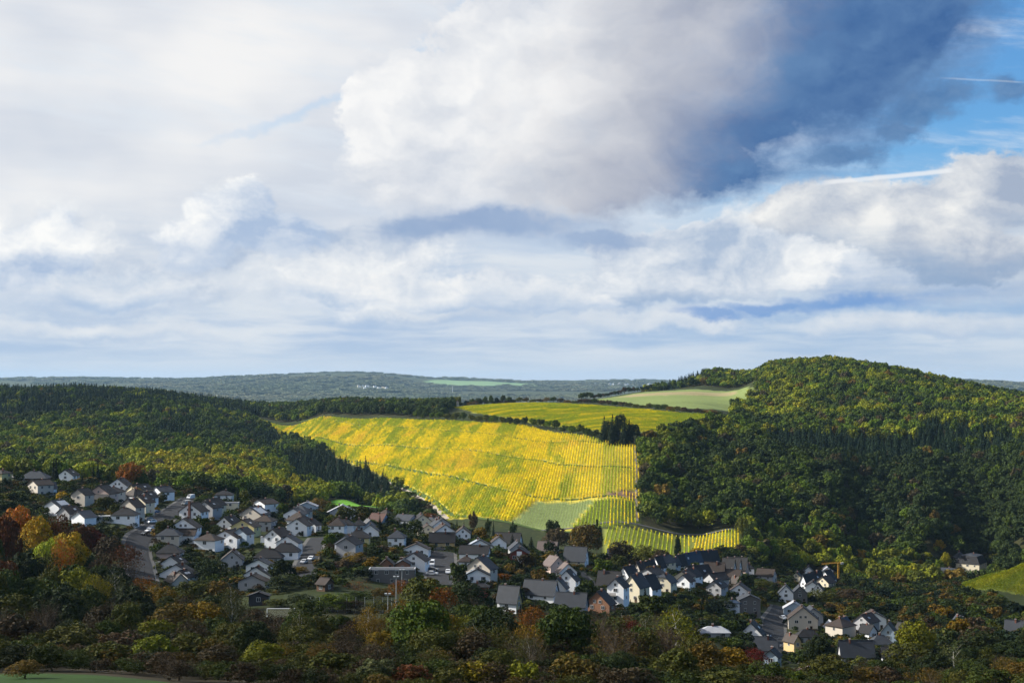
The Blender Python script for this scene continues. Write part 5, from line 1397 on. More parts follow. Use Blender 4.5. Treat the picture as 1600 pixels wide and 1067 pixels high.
def stone_tower():
    x, y, z = hit(715, 637, 1560, 1760); k = y / F
    e = empty('stone_tower', (x, y, z)); tag(e, 'small pale stone tower standing at the vineyard top', 'tower')
    b = MB(); w = 1.3; H = 9 * k; b.box(-w, w, -w, w, -1, H, WM['beige']); b.build('wall', e)
    b = MB(); T = (0, 0, H + 2.2); E = [(-w - .2, -w - .2, H + .01), (w + .2, -w - .2, H + .01), (w + .2, w + .2, H + .01), (-w - .2, w + .2, H + .01)]
    for i in range(4): b.poly([E[i], E[(i + 1) % 4], T], RM['rose'])
    b.poly(E[::-1], RM['rose']); b.build('roof', e)
    put('window', UW, e, (0, -w - .02, H * .55), (.8, 1, 1.2))
stone_tower()
def far_mast():
    x, _, z = pt(707, 612, 10800); z = float(gz(x, 10800)); H = max(pt(707, 603, 10800)[2] - z, 30.0)
    e = empty('radio_mast', (x, 10800, z)); tag(e, 'thin pale mast on the distant wooded slope', 'mast')
    b = MB(); b.tube((0, 0, -2), (0, 0, H), 1.6, 0.8, WM['white'], 6); b.build('pole', e)
    b = MB(); b.box(-2.2, 2.2, -.4, .4, H * .8, H * .8 + 1.5, WM['white']); b.build('antenna', e)
far_mast()
def playframe():
    x, y, z = hit(462, 1062, 180, 300)
    BL = plain('blue_paint', (0.02, 0.07, 0.22), 0.5, 0.4)
    e = empty('blue_frame', (x, y, z), R(12)); tag(e, 'dark blue metal bench frame half hidden by shrubs at the bottom', 'bench')
    for s in (-1, 1):
        b = MB(); b.tube((s * .9, 0, -.2), (s * .9, 0, 2.1), .06, .06, BL, 6); b.build('post', e)
    b = MB(); b.box(-1.1, 1.1, -.3, .3, .45, .55, BL); b.build('seat', e)
    b = MB(); b.box(-1.0, 1.0, .06, .12, .75, 1.1, BL); b.build('backrest', e)
playframe()

# ================================================================ single trees
TREES = []
def tree(x, y, H, W, kind, colour, label, group=None, cat='tree', jit=0.12, name=None):
    g = random.Random(int(x * 13 + y * 17)); z = float(gz(x, y))
    cm, tm = g.choice(NEAR[kind])
    nm = name or {'spruce': 'conifer', 'pine': 'pine_tree', 'shrub': 'shrub', 'column': 'columnar_conifer', 'birch': 'birch_tree'}.get(kind, 'broadleaf_tree')
    e = empty(nm, (x, y, z - 0.15), g.uniform(0, 6.28)); tag(e, label, cat, group)
    s = (W, W * g.uniform(0.9, 1.1), H)
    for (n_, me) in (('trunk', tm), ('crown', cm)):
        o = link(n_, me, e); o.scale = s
        c = PAL[colour]; k = g.uniform(1 - jit, 1 + jit) * (0.72 if y > 700 else 1.15 if (x < -120 and colour in ('gold', 'orange', 'lime', 'yellow')) else 0.45)  # leaf colour deepened for foreground shade, lifted for the sunlit left wood
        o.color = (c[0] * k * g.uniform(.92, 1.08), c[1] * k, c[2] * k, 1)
    TREES.append((x, y, W / 2))
    return e

def ptree(px, top, wpx, Y, kind, colour, label, group=None):
    """a tree whose top shows at (px, top), standing Y metres away"""
    x, _, zt = pt(px, top, Y); H = zt - float(gz(x, Y)); H = min(max(H, 2.5), 26.0)
    W = wpx * Y / F
    if H < 0.95 * W and kind in ('round', 'oval', 'loose'): kind = 'low'         # broad crowns reach down to the ground
    tree(x, Y, H, W, kind, colour, label, group, 'shrub' if kind == 'shrub' else 'tree')

FG = 'trees of the wood below the village'
PT = [
 # the lit wood at the left edge
 (28,790,60,470,'round','orange','orange tree at the left edge below the houses'),
 (58,806,56,455,'oval','gold','golden tree brightest in the left wood'),
 (92,800,50,460,'loose','rust','rust red tree left of the slate roofed house'),
 (8,800,50,430,'round','rust','dark rust tree cut by the left frame edge'),
 (108,832,64,430,'round','gold','tall yellow tree in the middle of the left wood'),
 (75,838,60,420,'oval','lime','lime green tree beside the tall yellow one'),
 (132,818,42,470,'round','rust','rust tree below the white house with pale slate roof'),
 (150,828,44,470,'loose','red','dull red tree beside the hidden slate house'),
 (98,842,40,400,'loose','orange','slender orange tree in front of the yellow ones'),
 (172,838,54,455,'round','brown','brown beech before the white villa'),
 (196,850,56,440,'loose','rust','rust brown tree along the steep street'),
 (165,862,60,420,'loose','brown','thin brown tree left of the steep street'),
 (210,872,40,420,'bare','brown','nearly bare brown tree beside the road bend'),
 (40,862,70,380,'round','deep','dark green oak below the golden tree'),
 (5,870,60,370,'oval','rust','rust brown tree low at the left edge'),
 (60,898,80,350,'round','green','broad green tree in the left wood'),
 (125,885,70,370,'oval','lime','yellow green tree lit from above in the left wood'),
 (150,896,50,360,'loose','yellow','yellow topped tree beside the pale ash'),
 (180,892,70,370,'birch','pale','pale ash coloured tree in the left wood'),
 (90,915,95,320,'round','deep','large very dark tree of the left wood'),
 (20,925,80,310,'loose','olive','olive tree low in the left wood'),
 (225,900,50,400,'loose','orange','orange brown tree under the steep street'),
 (205,915,70,350,'round','deep','dark round tree below the pinkish house'),
 (250,912,56,390,'oval','gold','yellow bush tree before the beige gable'),
 (160,945,70,300,'loose','brown','thin brown tree left of the grass bank'),
 (30,960,80,270,'shrub','brown','low brown thicket above the left grass'),
 (110,975,90,262,'shrub','olive','olive thicket above the left grass'),
 (190,985,80,255,'shrub','brown','brown bramble above the grass strip'),
 (40,1030,60,185,'loose','ochre','thin rust shrub tree in the bottom left corner'),
 (300,905,72,400,'round','olive','olive round tree beside the stepped row'),
 (330,870,56,470,'round','deep','dark green tree between stepped row and three gables'),
 (345,905,60,400,'loose','ochre','ochre tree right of the stepped row'),
 (320,935,80,330,'oval','gold','golden brown tree in the central left wood'),
 (270,940,80,320,'loose','ochre','ochre leaved tree left of the birch'),
 (362,915,56,330,'birch','pale','slender pale birch with white trunk'),
 (400,950,60,340,'loose','brown','brown tree left of the goal'),
 (245,965,60,290,'loose','lime','lime bush tree above the bottom edge'),
 (240,990,70,235,'shrub','lime','lime yellow shrub left of centre bottom'),
 (170,1000,80,225,'shrub','olive','olive shrub by the grass strip'),
 (300,990,80,240,'shrub','olive','olive shrub at the bottom left'),
 (410,1000,84,222,'round','lime','bright lime tree with golden side at the bottom'),
 (440,1003,44,226,'loose','gold','golden shrub tree right of the bright lime one'),
 (340,1005,80,220,'loose','brown','brown undergrowth tree at the bottom'),
 (280,1030,90,200,'bare','brown','bare brown brush at the bottom edge'),
 (480,935,70,340,'oval','green','dark green tree right of the goal'),
 (470,975,80,270,'loose','olive','olive tree below the goal'),
 (520,925,64,390,'round','leaf','fresh green tree behind the wire fence'),
 (545,968,34,300,'loose','purple','dark purple leaved tree below the wire fence'),
 (575,945,58,300,'birch','gold','golden slender tree left of the nearest floodlight'),
 (595,985,60,280,'loose','gold','golden tree under the nearest floodlight'),
 (520,1015,80,215,'shrub','olive','olive shrub at the bottom, left of the big green tree'),
 (590,1025,70,205,'shrub','pale','pale shrub beside the big green tree'),
 (658,938,108,262,'round','leaf','big bright green tree in the centre foreground'),
 (660,902,84,350,'round','olive','broad olive tree in front of the flat hall'),
 (690,915,60,345,'loose','orange','orange leaved tree behind the big green tree'),
 (625,935,50,320,'loose','gold','golden tree beside the floodlight masts'),
 (700,955,44,290,'round','gold','small golden tree right of the big green tree'),
 (722,960,56,290,'loose','lime','lime tree right of the small golden one'),
 (735,905,70,395,'round','deep','dark green tree under the red brick cottage'),
 (770,948,90,285,'oval','deep','tall very dark tree right of centre'),
 (740,985,80,250,'loose','brown','grey brown tree left of the dark tall one'),
 (830,945,66,330,'loose','orange','orange tree below the long white house'),
 (822,975,60,270,'loose','gold','yellow tree between the dark tall and green ones'),
 (885,945,90,285,'round','green','spreading green tree under the slate roofs'),
 (940,955,80,300,'bare','brown','bare brown tree under the orange brick gable'),
 (960,985,100,262,'bare','ochre','wide ochre tree with thinning leaves'),
 (1008,960,56,330,'birch','pale','pale willow like tree right of the bare one'),
 (1055,948,84,310,'birch','lime','tall yellow green birch right of the willow'),
 (985,965,40,320,'loose','red','reddish tree beside the pale willow'),
 (1100,1000,80,270,'loose','ochre','ochre tree below the pale metal roof'),
 (1140,1010,80,290,'loose','gold','golden brown tree before the old town gable'),
 (1176,1010,50,300,'loose','red','dark red tree beside the old town gable'),
 (1060,1010,80,235,'shrub','olive','olive shrub near the bottom right of centre'),
 (900,1020,80,215,'shrub','ochre','ochre shrub at the bottom centre'),
 (820,1030,60,205,'shrub','lime','yellow green sapling clump at the bottom'),
 (745,1030,70,205,'shrub','yellow','yellow leaved sapling at the bottom centre'),
 (640,1035,70,205,'shrub','rust','rust red sapling at the bottom centre'),
 (700,1040,60,200,'shrub','olive','olive sapling below the big green tree'),
 (980,1040,90,205,'shrub','brown','brown thicket at the bottom edge'),
 (1130,1045,90,220,'shrub','olive','dark olive thicket at the bottom edge'),
 (1200,1030,70,260,'round','green','green tree beside the blue grey house'),
 (1290,1020,80,300,'round','olive','olive round tree left of the slate barn'),
 (1280,992,50,400,'round','deep','dark tree in front of the grey hipped house'),
 (1350,1040,60,300,'loose','ochre','golden brown tree below the slate barn'),
 (1385,1040,70,300,'loose','brown','brown tree under the black roof'),
 (1430,970,60,430,'round','lime','yellow green tree at the old town edge'),
 (1420,1000,80,380,'round','olive','olive tree below the cream old town gable'),
 (1460,1020,70,320,'round','deep','dark tree above the blue tiled roof'),
 (1490,1008,60,330,'birch','pale','pale green tree with golden tip'),
 (1545,1040,90,270,'round','green','green bush tree beside the blue tiled roof'),
 (1530,985,80,400,'round','deep','very dark tree at the right'),
 (1580,1000,80,360,'round','deep','darkest tree at the right frame edge'),
 (1600,1030,60,280,'loose','ochre','ochre tree in the bottom right corner'),
 (1240,1045,50,290,'round','leaf','small green tree at the bottom right'),
 # round the sports ground
 (505,930,46,392,'round','deep','dark tree left of the fresh green one behind the fence'),
 (548,936,44,390,'loose','brown','brown tree behind the wire fence'),
 (590,936,46,392,'round','olive','olive tree between fence and floodlights'),
 (470,926,46,402,'round','deep','dark tree right behind the goal'),
 (432,934,42,402,'round','olive','olive tree left behind the goal'),
 (598,916,42,420,'loose','ochre','ochre tree beneath the flat hall'),
 (560,922,44,410,'round','green','green tree between hut and flat hall'),
 # village trees that stand out
 (88,713,14,690,'spruce','spruce','tall dark fir left of the pair by the white house'),
 (84,716,12,700,'spruce','spruce','slimmer dark fir of the pair by the white house'),
 (153,716,12,745,'spruce','spruce','pointed dark fir on the upper slope'),
 (146,722,12,740,'spruce','spruce','lower dark fir beside the pointed one'),
 (205,722,44,760,'round','orange','orange tree above the upper houses'),
 (220,735,24,760,'round','green','green tree beside the orange one above the houses'),
 (207,758,14,660,'spruce','spruce','dark fir in front of the square window gable'),
 (193,766,12,655,'spruce','spruce','small dark fir below the square window gable'),
 (213,760,20,660,'loose','gold','golden garden tree beside the dark firs'),
 (253,768,18,650,'round','olive','olive tree before the blue white house'),
 (318,742,24,745,'pine','deep','dark pine beside the pale grey house'),
 (310,772,12,690,'spruce','spruce','slim dark fir behind the brick chimney house'),
 (456,772,16,740,'spruce','spruce','dark pointed fir near the wood edge'),
 (334,757,8,740,'column','deep','small dark cypress at the wood edge'),
 (425,775,26,700,'round','green','green tree among the upper right houses'),
 (435,805,36,640,'round','olive','olive tree between two white groups'),
 (500,776,34,800,'round','ochre','ochre tree by the green field'),
 (620,800,46,690,'round','deep','big black green tree behind the road'),
 (612,806,30,680,'round','green','green side tree left of the big black green one'),
 (625,846,40,590,'round','olive','olive tree left of the brown roofed gable'),
 (595,848,36,560,'round','olive','rounded olive tree above the brick gable'),
 (566,842,22,560,'spruce','spruce','dark fir before the dull yellow house'),
 (512,858,38,520,'round','gold','golden green tree at the short road'),
 (556,861,44,500,'round','gold','golden brown tree at the centre of the village'),
 (530,876,46,490,'round','purple','dark purplish tree beside the golden brown one'),
 (468,888,30,480,'loose','gold','yellow tree at the end of the short road'),
 (440,897,54,440,'round','deep','dark round tree beside the three gables'),
 (560,905,46,420,'bare','orange','orange brown bare tree by the sports ground'),
 (625,905,40,410,'loose','orange','orange tree under the flat hall'),
 (739,798,18,760,'pine','brown','brown leaning pine before the vineyard'),
 (714,810,9,740,'spruce','spruce','left cone shaped fir before the vineyard'),
 (725,813,9,740,'spruce','spruce','rounder fir next to the cone shaped one'),
 (763,809,12,750,'pine','deep','slim pine before the vineyard'),
 (771,811,10,745,'spruce','spruce','pointed fir beside the slim pine'),
 (802,814,13,740,'pine','deep','small pine standing alone before the vineyard'),
 (660,800,12,720,'spruce','spruce','dark fir under the gravel path'),
 (672,800,30,740,'loose','rust','rust bush beside the gravel path'),
 (863,809,26,760,'pine','deep','dark tall tree left of the golden one'),
 (870,824,44,745,'round','brown','brown tree beside the golden one'),
 (914,816,50,690,'round','ochre','large golden round tree at the foot of the vineyard'),
 (932,812,20,720,'pine','deep','black pine peeking behind the golden round tree'),
 (1059,834,11,730,'column','spruce','black columnar cypress in front of the yellow rows'),
 (970,845,44,700,'round','brown','brown tree above the wooden barn'),
 (1010,850,46,715,'round','olive','olive brown tree above the stepped terrace'),
 (1035,858,30,700,'round','brown','brown bush tree left of the cypress'),
 (830,838,26,690,'spruce','spruce','dark fir behind the red brick house'),
 (752,868,10,540,'spruce','spruce','thin dark fir between the solar houses'),
 (786,900,36,500,'round','orange','orange garden tree above the yellow gable'),
 (835,880,6,560,'shrub','red','small bright red bush beside the red brick house'),
 (1008,918,16,520,'spruce','spruce','dark fir in front of the white blank gable'),
 (985,935,14,490,'spruce','spruce','small fir below the cream slate house'),
 (1085,915,40,560,'round','deep','dark tree below the large black roof'),
 (1150,910,34,620,'loose','brown','brown tree before the pointed gables'),
 (1190,905,44,680,'round','olive','olive tree between terrace and old town'),
 (1120,935,60,560,'round','deep','dark green tree left of the stone building'),
 (1200,930,36,640,'round','green','green tree above the old town road'),
 (1285,920,50,660,'round','olive','olive tree right of the old town roofs'),
 (1330,920,60,660,'round','brown','brown tree behind the blue roofed gable'),
 (1390,905,50,720,'round','deep','dark tree left of the villas'),
 (1420,930,60,640,'round','green','green tree below the villas'),
 (1160,805,24,850,'oval','olive','tall pale conifer shaped tree at the edge of the lower vineyard'),
 (1172,820,26,840,'oval','deep','dark tree right of the lower vineyard'),
 (1478,862,15,920,'round','yellow','bright yellow tree left of the villas'),
 (1450,861,14,930,'oval','lime','pale yellow poplar left of the bright yellow tree'),
 (1395,862,26,930,'round','lime','yellow green tree on the river bank'),
 (1345,858,24,930,'round','gold','golden tree on the river bank behind the crane'),
 (1320,860,26,930,'round','olive','olive tree on the river bank behind the crane'),
 (1240,866,24,880,'birch','lime','feathery lime tree at the valley bottom'),
 (1270,862,26,900,'round','olive','olive tree at the valley bottom'),
]
for a in PT: ptree(*a, group=FG if a[3] < 480 else 'trees among the houses')

# conifers and hedgerows on the plateau edge
for i, (px, top) in enumerate(sorted(((944,650),(951,652),(957,645),(964,649),(969,646),(976,652),(983,656),(990,659),(998,663)))):
    ptree(px, top + random.uniform(-2, 4), random.uniform(17, 24), hit(px, 690 + (i % 3) * 3.0, 1000, 1500)[1], ('spruce', 'oval', 'spruce')[i % 3], 'spruce', 'tall dark evergreen, %s from the left in the clump at the vineyard corner' % ORD[i], 'spruces at the vineyard corner')
def along(line, n, h0, h1, w, cols, lab, grp, y0, jy=4.0, kind='small', nm='hedge_tree', cat='tree'):
    A = np.array(line, float)
    for i in range(n):
        px = A[0, 0] + (A[-1, 0] - A[0, 0]) * (i + 0.5) / n; py = np.interp(px, A[:, 0], A[:, 1])
        x, y, z = hit(px, py, y0, 2300); y += random.uniform(-jy, jy)
        tree((px - 800) / F * y, y, random.uniform(h0, h1), w * random.uniform(0.85, 1.2), kind, random.choice(cols), lab % ORD[i], grp, cat, name=nm)
along([(645,655),(700,658),(760,662),(800,665),(850,670),(880,677),(936,688)], 24, 7.5, 10.5, 8.5, ('green', 'deep', 'leaf', 'olive', 'green'), 'round green tree, %s from the left in the hedgerow along the vineyard top', 'hedgerow along the vineyard top', 1000)
along([(720,636),(760,631),(850,629.5),(930,633),(1000,639),(1060,645),(1128,651)], 38, 4.5, 8.5, 10.0, ('olive', 'green', 'brown', 'brown', 'ochre'), 'brownish bush, %s from the left in the long hedge below the meadow', 'hedge below the meadow', 1180)
along([(905,622),(960,617),(1000,612),(1040,608)], 20, 6.0, 11.5, 9.0, ('green', 'deep', 'brown'), 'small dark tree, %s from the left on the skyline behind the meadow', 'skyline trees behind the meadow', 1600)
along([(725,634),(800,628)], 8, 8.0, 13.0, 8.0, ('deep', 'spruce', 'green'), 'dark skyline tree, %s right of the stone tower', 'trees beside the stone tower', 1500)
for (px, top, Y) in ((1075, 656, 1260), (1092, 655, 1260)):
    ptree(px, top, 12, Y, 'pine', 'deep', 'dark tree at the corner of the plateau vineyard, %s one' % ('left' if px < 1080 else 'right'))
along([(618,782),(640,786),(662,796),(676,808)], 18, 3.5, 7.0, 7.0, ('brown', 'olive', 'ochre', 'rust', 'green'), 'brownish bush, %s from the left on the bank beside the gravel path', 'bushes beside the gravel path', 860, jy=25.0, nm='bank_bush', cat='bush')

# garden planting between the houses
def place_word(dx, dy):
    if abs(dx) > abs(dy): return 'right of' if dx > 0 else 'left of'
    return 'behind' if dy > 0 else 'in front of'
CN = {'deep': 'dark green', 'green': 'green', 'leaf': 'bright green', 'olive': 'olive', 'gold': 'golden', 'brown': 'brown', 'ochre': 'ochre', 'rust': 'rust', 'orange': 'orange', 'spruce': 'blackish', 'lime': 'lime'}
GARDEN = [(-60,800),(0,690),(120,730),(300,760),(420,720),(560,740),(700,760),(820,740),(940,745),(1060,760),(1180,830),(1290,860),(1400,850),(1450,960),(1560,1000),(1570,860),(1480,700),(1640,560),(1640,430),(1400,420),(1250,440),(1130,440),(1000,450),(900,440),(780,410),(620,470),(500,430),(380,425),(280,430),(230,480),(120,520),(-60,540)]
def gardens():
    g = random.Random(3); x, y = plan_points(GARDEN, 8.0, 0.48)
    order = list(range(len(x))); g.shuffle(order)
    seen = {}; n = 0
    hx = np.array([(h[0], h[1], h[2]) for h in HOUSES])
    def blocked(a, b, m):
        d = np.hypot(hx[:, 0] - a, hx[:, 1] - b)
        if np.any(d < hx[:, 2] + m): return True
        return any((np.hypot(c[:, 0] - a, c[:, 1] - b) < w / 2 + m).any() for c, w in STREETS)
    def cap(a, b):
        """what stands close in front of a house stays low enough to leave it in sight"""
        f = (hx[:, 1] > b) & (hx[:, 1] - b < 30) & (np.abs(hx[:, 0] - a * hx[:, 1] / b) < hx[:, 2] + 1.0)
        return 2.9 if f.any() else 9.5
    for i in order:
        a, b = float(x[i]), float(y[i])
        d = np.hypot(hx[:, 0] - a, hx[:, 1] - b); j = int(np.argmin(d))
        if d[j] > 45 or blocked(a, b, 1.2): continue
        if any((t[0] - a) ** 2 + (t[1] - b) ** 2 < (t[2] * .6 + 2.0) ** 2 for t in TREES): continue
        c_ = cap(a, b); H = g.uniform(2.0, c_) if c_ < 4 else g.uniform(3.5, c_)
        con = H > 4 and g.random() < 0.22
        W = H * g.uniform(0.5, 0.6) if con else (H * g.uniform(1.2, 1.7) if H < 3.2 else H * g.uniform(0.8, 1.15))
        c = 'spruce' if con else g.choice(('deep', 'green', 'deep', 'green', 'olive', 'deep', 'brown', 'ochre', 'olive', 'leaf', 'gold'))
        what = 'fir' if con else ('bush' if H < 3 else 'tree')
        lab = ' '.join(('%s garden %s %s the %s' % (CN[c], what, place_word(a - hx[j, 0], b - hx[j, 1]), HOUSES[j][3])).split()[:16])
        if lab in seen: continue
        seen[lab] = 1
        tree(a, b, H, W, 'spruce' if con else 'small', c, lab, 'garden planting between the houses', 'bush' if what == 'bush' else 'tree', name={'fir': 'conifer', 'bush': 'garden_bush', 'tree': 'garden_tree'}[what])
        n += 1
        if n >= 240: break
    # hedges and shrubs nobody could count
    x, y = plan_points(GARDEN, 4.0, 0.48); K = []
    tx = np.array(TREES)
    for i in range(len(x)):
        a, b = float(x[i]), float(y[i])
        if inpoly([(405, 366), (405, 382), (470, 382), (470, 366)], 800 + F * a / b, b) or blocked(a, b, 0.2): continue
        if vnoise(np.array([a + 4000]), np.array([b]), 11, 55)[0] < 0.30: continue
        if np.hypot(tx[:, 0] - a, tx[:, 1] - b).min() < 1.2: continue
        far = np.hypot(hx[:, 0] - a, hx[:, 1] - b).min()
        K.append((a, b, g.uniform(1.2, min(cap(a, b) * 0.8, 6.5 if far > 25 else 4.6))))
    A = np.array(K); m = len(A); W = A[:, 2] * RNG.uniform(1.0, 1.5, m) + 0.8
    names = ['deep', 'deep', 'deep', 'green', 'green', 'olive', 'brown', 'ochre', 'spruce', 'spruce']
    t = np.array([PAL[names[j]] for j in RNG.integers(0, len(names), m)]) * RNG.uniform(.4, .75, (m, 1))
    rot = np.stack([np.zeros(m), np.zeros(m), RNG.uniform(0, 6.28, m)], 1)
    protos = [crown_mesh('shrub_clump', crown_round(450 + i, 420, 0.062, lobes=12, bottom=0.0, loose=0.2 * i), LEAF_I) for i in range(4)]
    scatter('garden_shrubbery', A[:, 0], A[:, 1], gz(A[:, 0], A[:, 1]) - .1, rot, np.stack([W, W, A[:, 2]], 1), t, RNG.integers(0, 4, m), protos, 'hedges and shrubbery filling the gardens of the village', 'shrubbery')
gardens()

# the wood below the village goes on between the trees picked out above
WOOD = [(-120,215),(-120,520),(120,470),(225,400),(300,372),(385,350),(480,340),(650,335),(760,365),(860,380),(1000,420),(1110,440),(1150,420),(1230,330),(1320,330),(1420,380),(1500,360),(1700,420),(1700,200),(1200,200),(800,190),(420,190),(340,188),(240,202),(60,208),(-120,210)]
_ptop = np.array([(a[0], a[1], a[2], a[3]) for a in PT if a[3] < 480], float)
def skyline(pc, y, w):
    """row above which nothing may rise, so that houses, pitch and the trees named above stay in sight"""
    r = np.interp(pc, [-100, 0, 100, 150, 230, 300, 360, 400, 470, 600, 650, 700, 760, 800, 860, 950, 1000, 1060, 1100, 1200, 1300, 1400, 1500, 1600, 1700],
                  [812, 812, 826, 842, 905, 922, 928, 962, 958, 962, 930, 942, 945, 970, 960, 960, 965, 962, 1008, 1040, 1035, 1030, 1005, 985, 985])
    for (q, t, wp, Y) in _ptop:
        if Y > y + 2 and abs(q - pc) < wp * 0.5 + w * 0.35: r = max(r, t + 0.32 * wp)
    return r
def lower_wood():
    g = random.Random(9)
    kinds = (('round', 'deep'), ('round', 'green'), ('oval', 'deep'), ('oval', 'olive'), ('round', 'olive'), ('loose', 'brown'), ('loose', 'ochre'), ('birch', 'olive'), ('loose', 'olive'), ('round', 'deep'), ('bare', 'brown'), ('oval', 'green'), ('round', 'green'), ('oval', 'olive'))
    x, y = plan_points(WOOD, 7.5, 0.45); seen = set(); n = 0
    pxy = [((a[0] - 800) / F * a[3], a[3], a[6]) for a in PT if a[3] < 480]
    order = list(range(len(x))); g.shuffle(order)
    for i in order:
        a, b = float(x[i]), float(y[i]); pc = 800 + F * a / b
        if pc < -40 or pc > 1640: continue
        if any(math.hypot(q[0] - a, q[1] - b) < q[2] + 5 for q in HOUSES): continue
        if any((t[0] - a) ** 2 + (t[1] - b) ** 2 < (t[2] * .42 + 2.4) ** 2 for t in TREES): continue
        W = g.uniform(7.5, 12.0); top = skyline(pc, b, W / b * F); z = float(gz(a, b))
        H = min(pt(pc, top, b)[2] - z, g.uniform(9, 16))
        if H < 5: continue
        W = min(W, H * 1.0); k, c = g.choice(kinds)
        d = [math.hypot(q[0] - a, q[1] - b) for q in pxy]; j = int(np.argmin(d))
        lab = ' '.join(('%s %s %s the %s' % (CN[c], {'round': 'round tree', 'oval': 'tall tree', 'loose': 'airy tree', 'birch': 'slender tree', 'bare': 'thinning tree'}[k], place_word(a - pxy[j][0], b - pxy[j][1]), pxy[j][2])).split()[:16])
        if lab in seen: continue
        seen.add(lab); tree(a, b, H, W, k, c, lab, FG); n += 1
        if n >= 210: break
    x, y = plan_points(WOOD, 4.6); keep = []
    tx = np.array(TREES)
    for i in range(len(x)):
        if np.hypot(tx[:, 0] - x[i], tx[:, 1] - y[i]).min() > 1.6 and not any(math.hypot(q[0] - x[i], q[1] - y[i]) < q[2] + 2.0 for q in HOUSES): keep.append(i)
    x, y = x[keep], y[keep]; z = gz(x, y); pc = 800 + F * x / y
    zt = np.array([pt(p_, skyline(p_, q_, 25), q_)[2] for p_, q_ in zip(pc, y)])
    H = np.minimum(zt - z, RNG.uniform(2.0, 5.2, len(x))); k = H > 1.0
    x, y, z, H = x[k], y[k], z[k], H[k]; n = len(x); W = H * RNG.uniform(0.9, 1.4, n) + 1.0
    names = ['deep', 'deep', 'green', 'green', 'olive', 'olive', 'brown', 'brown', 'brown', 'ochre']
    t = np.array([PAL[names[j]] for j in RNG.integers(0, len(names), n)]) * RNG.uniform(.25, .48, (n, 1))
    rot = np.stack([np.zeros(n), np.zeros(n), RNG.uniform(0, 6.28, n)], 1)
    protos = [crown_mesh('thicket', crown_round(400 + i, 1500, 0.030, lobes=22, bottom=0.0, loose=0.4 * (i % 3)), LEAF_I) for i in range(5)]
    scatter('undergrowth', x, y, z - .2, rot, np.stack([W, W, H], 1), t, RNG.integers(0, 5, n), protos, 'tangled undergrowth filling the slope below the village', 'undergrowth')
lower_wood()

# ================================================================ air and the clouds that shade the valley
def make_haze():
    m = bpy.data.materials.new('haze'); m.use_nodes = True; nt = m.node_tree; nt.nodes.clear()
    o = nt.nodes.new('ShaderNodeOutputMaterial'); v = nt.nodes.new('ShaderNodeVolumePrincipled')
    v.inputs['Color'].default_value = (0.42, 0.69, 1.0, 1); v.inputs['Density'].default_value = HAZE
    v.inputs['Anisotropy'].default_value = 0.2
    nt.links.new(v.outputs[0], o.inputs['Volume'])
    b = MB(); lo = float(ZG.min()) - 1.0
    b.box(-21000, 21000, -21000, 21000, lo, float(ZG.max()) + 40.0, m)
    h = b.build('haze'); tag(h, 'thin blue autumn haze filling the valley air', 'haze', kind='stuff')
HAZE = 1.8e-5

# sun spots on the ground: (photo column, distance, half width in columns, half depth in metres, share of the sun let through)
LIT = [
 (800,1070,300,215,1.0),(720,1220,200,180,0.9),(900,960,170,120,0.9),(580,1500,120,150,0.42),(470,1740,110,160,0.30),(880,1450,230,170,0.75),(1030,1370,130,110,0.8),
 (1060,1800,130,230,0.8),(1190,1750,120,260,0.9),(1300,1640,130,240,0.7),(1020,815,80,50,0.50),(1110,830,70,65,0.95),
 (345,1060,170,150,1.0),(420,960,70,60,0.6),(230,1000,80,100,0.7),(60,1180,160,180,0.32),(150,1450,160,120,0.22),(570,965,50,50,0.75),(640,960,40,60,0.6),
 (1340,930,110,50,0.55),(1440,950,60,50,0.6),(1515,950,70,75,0.85),(1570,760,90,60,0.12),(1030,950,40,80,0.55),(1120,900,60,40,0.25),(1260,900,60,40,0.35),
 (75,440,95,75,1.0),(30,520,80,50,0.3),(1400,1450,90,120,0.20),
]
def light_map(pc, y, x):
    L = np.zeros_like(pc)
    for (a, b, ra, rb, k) in LIT:
        L = np.maximum(L, k * np.exp(-(((pc - a) / ra) ** 2 + ((y - b) / rb) ** 2) ** 1.6))
    far = np.clip((y - 2350) / 350, 0, 1)
    return np.maximum(L, far)

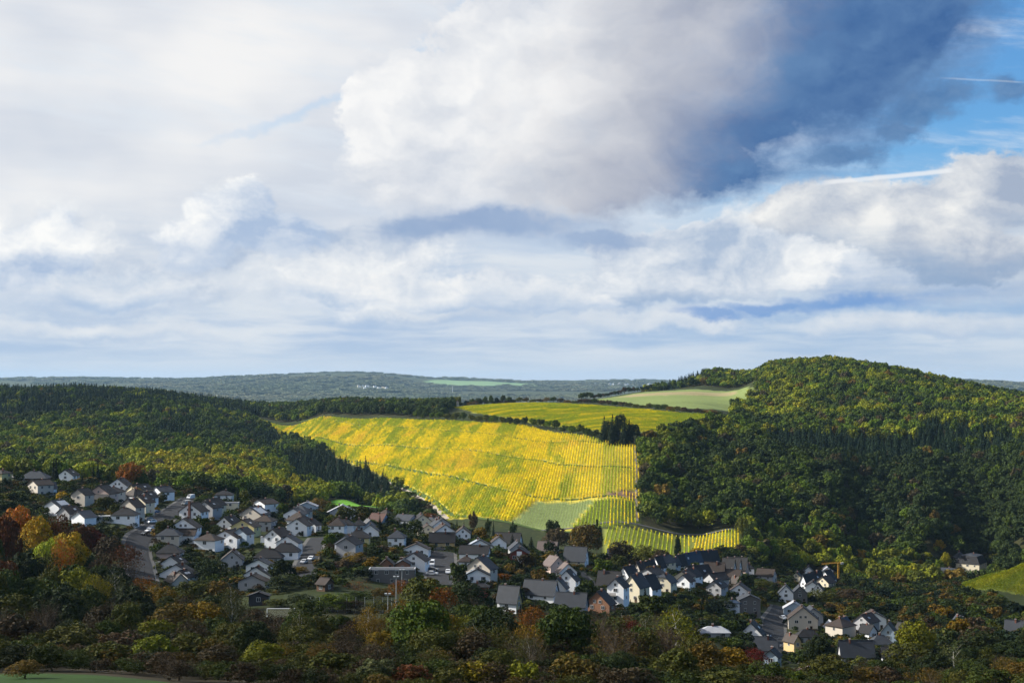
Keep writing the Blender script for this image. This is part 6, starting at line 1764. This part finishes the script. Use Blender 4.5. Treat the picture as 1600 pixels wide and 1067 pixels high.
def make_cloud_deck():
    H = 760.0; st = 18.0
    xs = np.concatenate([np.arange(-9600, -4200, 120.0), np.arange(-4200, 700, st), np.arange(700, 9400, 120.0)]); ys = np.concatenate([np.arange(-7900, -300, 120.0), np.arange(-300, 2560, st)])  # unseen deck, holes fitted to the lit ground, stretched wide to cut sky light
    X, Y = np.meshgrid(xs, ys)
    s = np.array(SUN_DIR); gx_, gy_ = X.copy(), Y.copy(); zg = np.full(X.shape, -60.0)
    for _ in range(6):
        t = (H - zg) / s[2]; gx_, gy_ = X - s[0] * t, Y - s[1] * t; zg = gz(gx_, gy_)
    yy = np.maximum(gy_, 1.0); pc = 800 + F * gx_ / yy
    L = np.where(gy_ > 120, light_map(pc, gy_, gx_), 0.0)
    # the cloud frays out round its rim
    rim = np.minimum.reduce([(X - xs[0]) / 700, (xs[-1] - X) / 350, (Y - ys[0]) / 700, (ys[-1] - Y) / 300])
    rim = rim + (vnoise(X + 9000, Y + 9000, 260, 77) - 0.5) * 0.5
    lump = vnoise(X + 9000, Y + 9000, 170, 78) * 0.6 + vnoise(X + 9000, Y + 9000, 70, 79) * 0.4
    L = np.clip(L * (0.9 + 0.2 * lump), 0, 1)
    den = np.clip(1 - L, 0, 1) * np.clip(rim * 1.5, 0, 1)
    thick = 25 + 130 * den * (0.4 + lump)
    m = bpy.data.materials.new('cloud'); m.use_nodes = True; S.nt = m.node_tree; m.node_tree.nodes.clear()
    out = n_new('ShaderNodeOutputMaterial')
    at = n_new('ShaderNodeAttribute', attribute_name='density')
    df = n_new('ShaderNodeBsdfDiffuse'); df.inputs[0].default_value = (0.50, 0.53, 0.58, 1)
    tr = n_new('ShaderNodeBsdfTransparent'); mx = n_new('ShaderNodeMixShader')
    gp = n_new('ShaderNodeNewGeometry')
    # each of the two skins lets sqrt(light) through
    a = 1.0 - S.m('SQRT', S.m('SUBTRACT', 1.0, S(at.outputs['Fac']), clamp=True))
    n_link(a, mx.inputs[0]); n_link(tr.outputs[0], mx.inputs[1]); n_link(df.outputs[0], mx.inputs[2])
    n_link(mx.outputs[0], out.inputs[0])
    n, k = X.shape
    up = thick; dn = -thick * 0.35      # both skins lean along the sun's rays
    hi = np.stack([X + s[0] / s[2] * up, Y + s[1] / s[2] * up, H + up], -1).reshape(-1, 3)
    lo = np.stack([X + s[0] / s[2] * dn, Y + s[1] / s[2] * dn, H + dn], -1).reshape(-1, 3)
    i = np.arange(n * k).reshape(n, k)
    q = np.stack([i[:-1, :-1], i[:-1, 1:], i[1:, 1:], i[1:, :-1]], -1).reshape(-1, 4)
    me = mesh_np('cloud', np.concatenate([lo, hi]), np.concatenate([q[:, ::-1], q + n * k]), (m,), smooth=True,
                 attrs=[('density', 'FLOAT', 'POINT', np.concatenate([den.ravel(), den.ravel()]))])
    tag(link('cloud', me), 'unseen broken grey cloud cover overhead, shaped to shade the valley', 'cloud', kind='stuff')
make_cloud_deck()
make_haze()
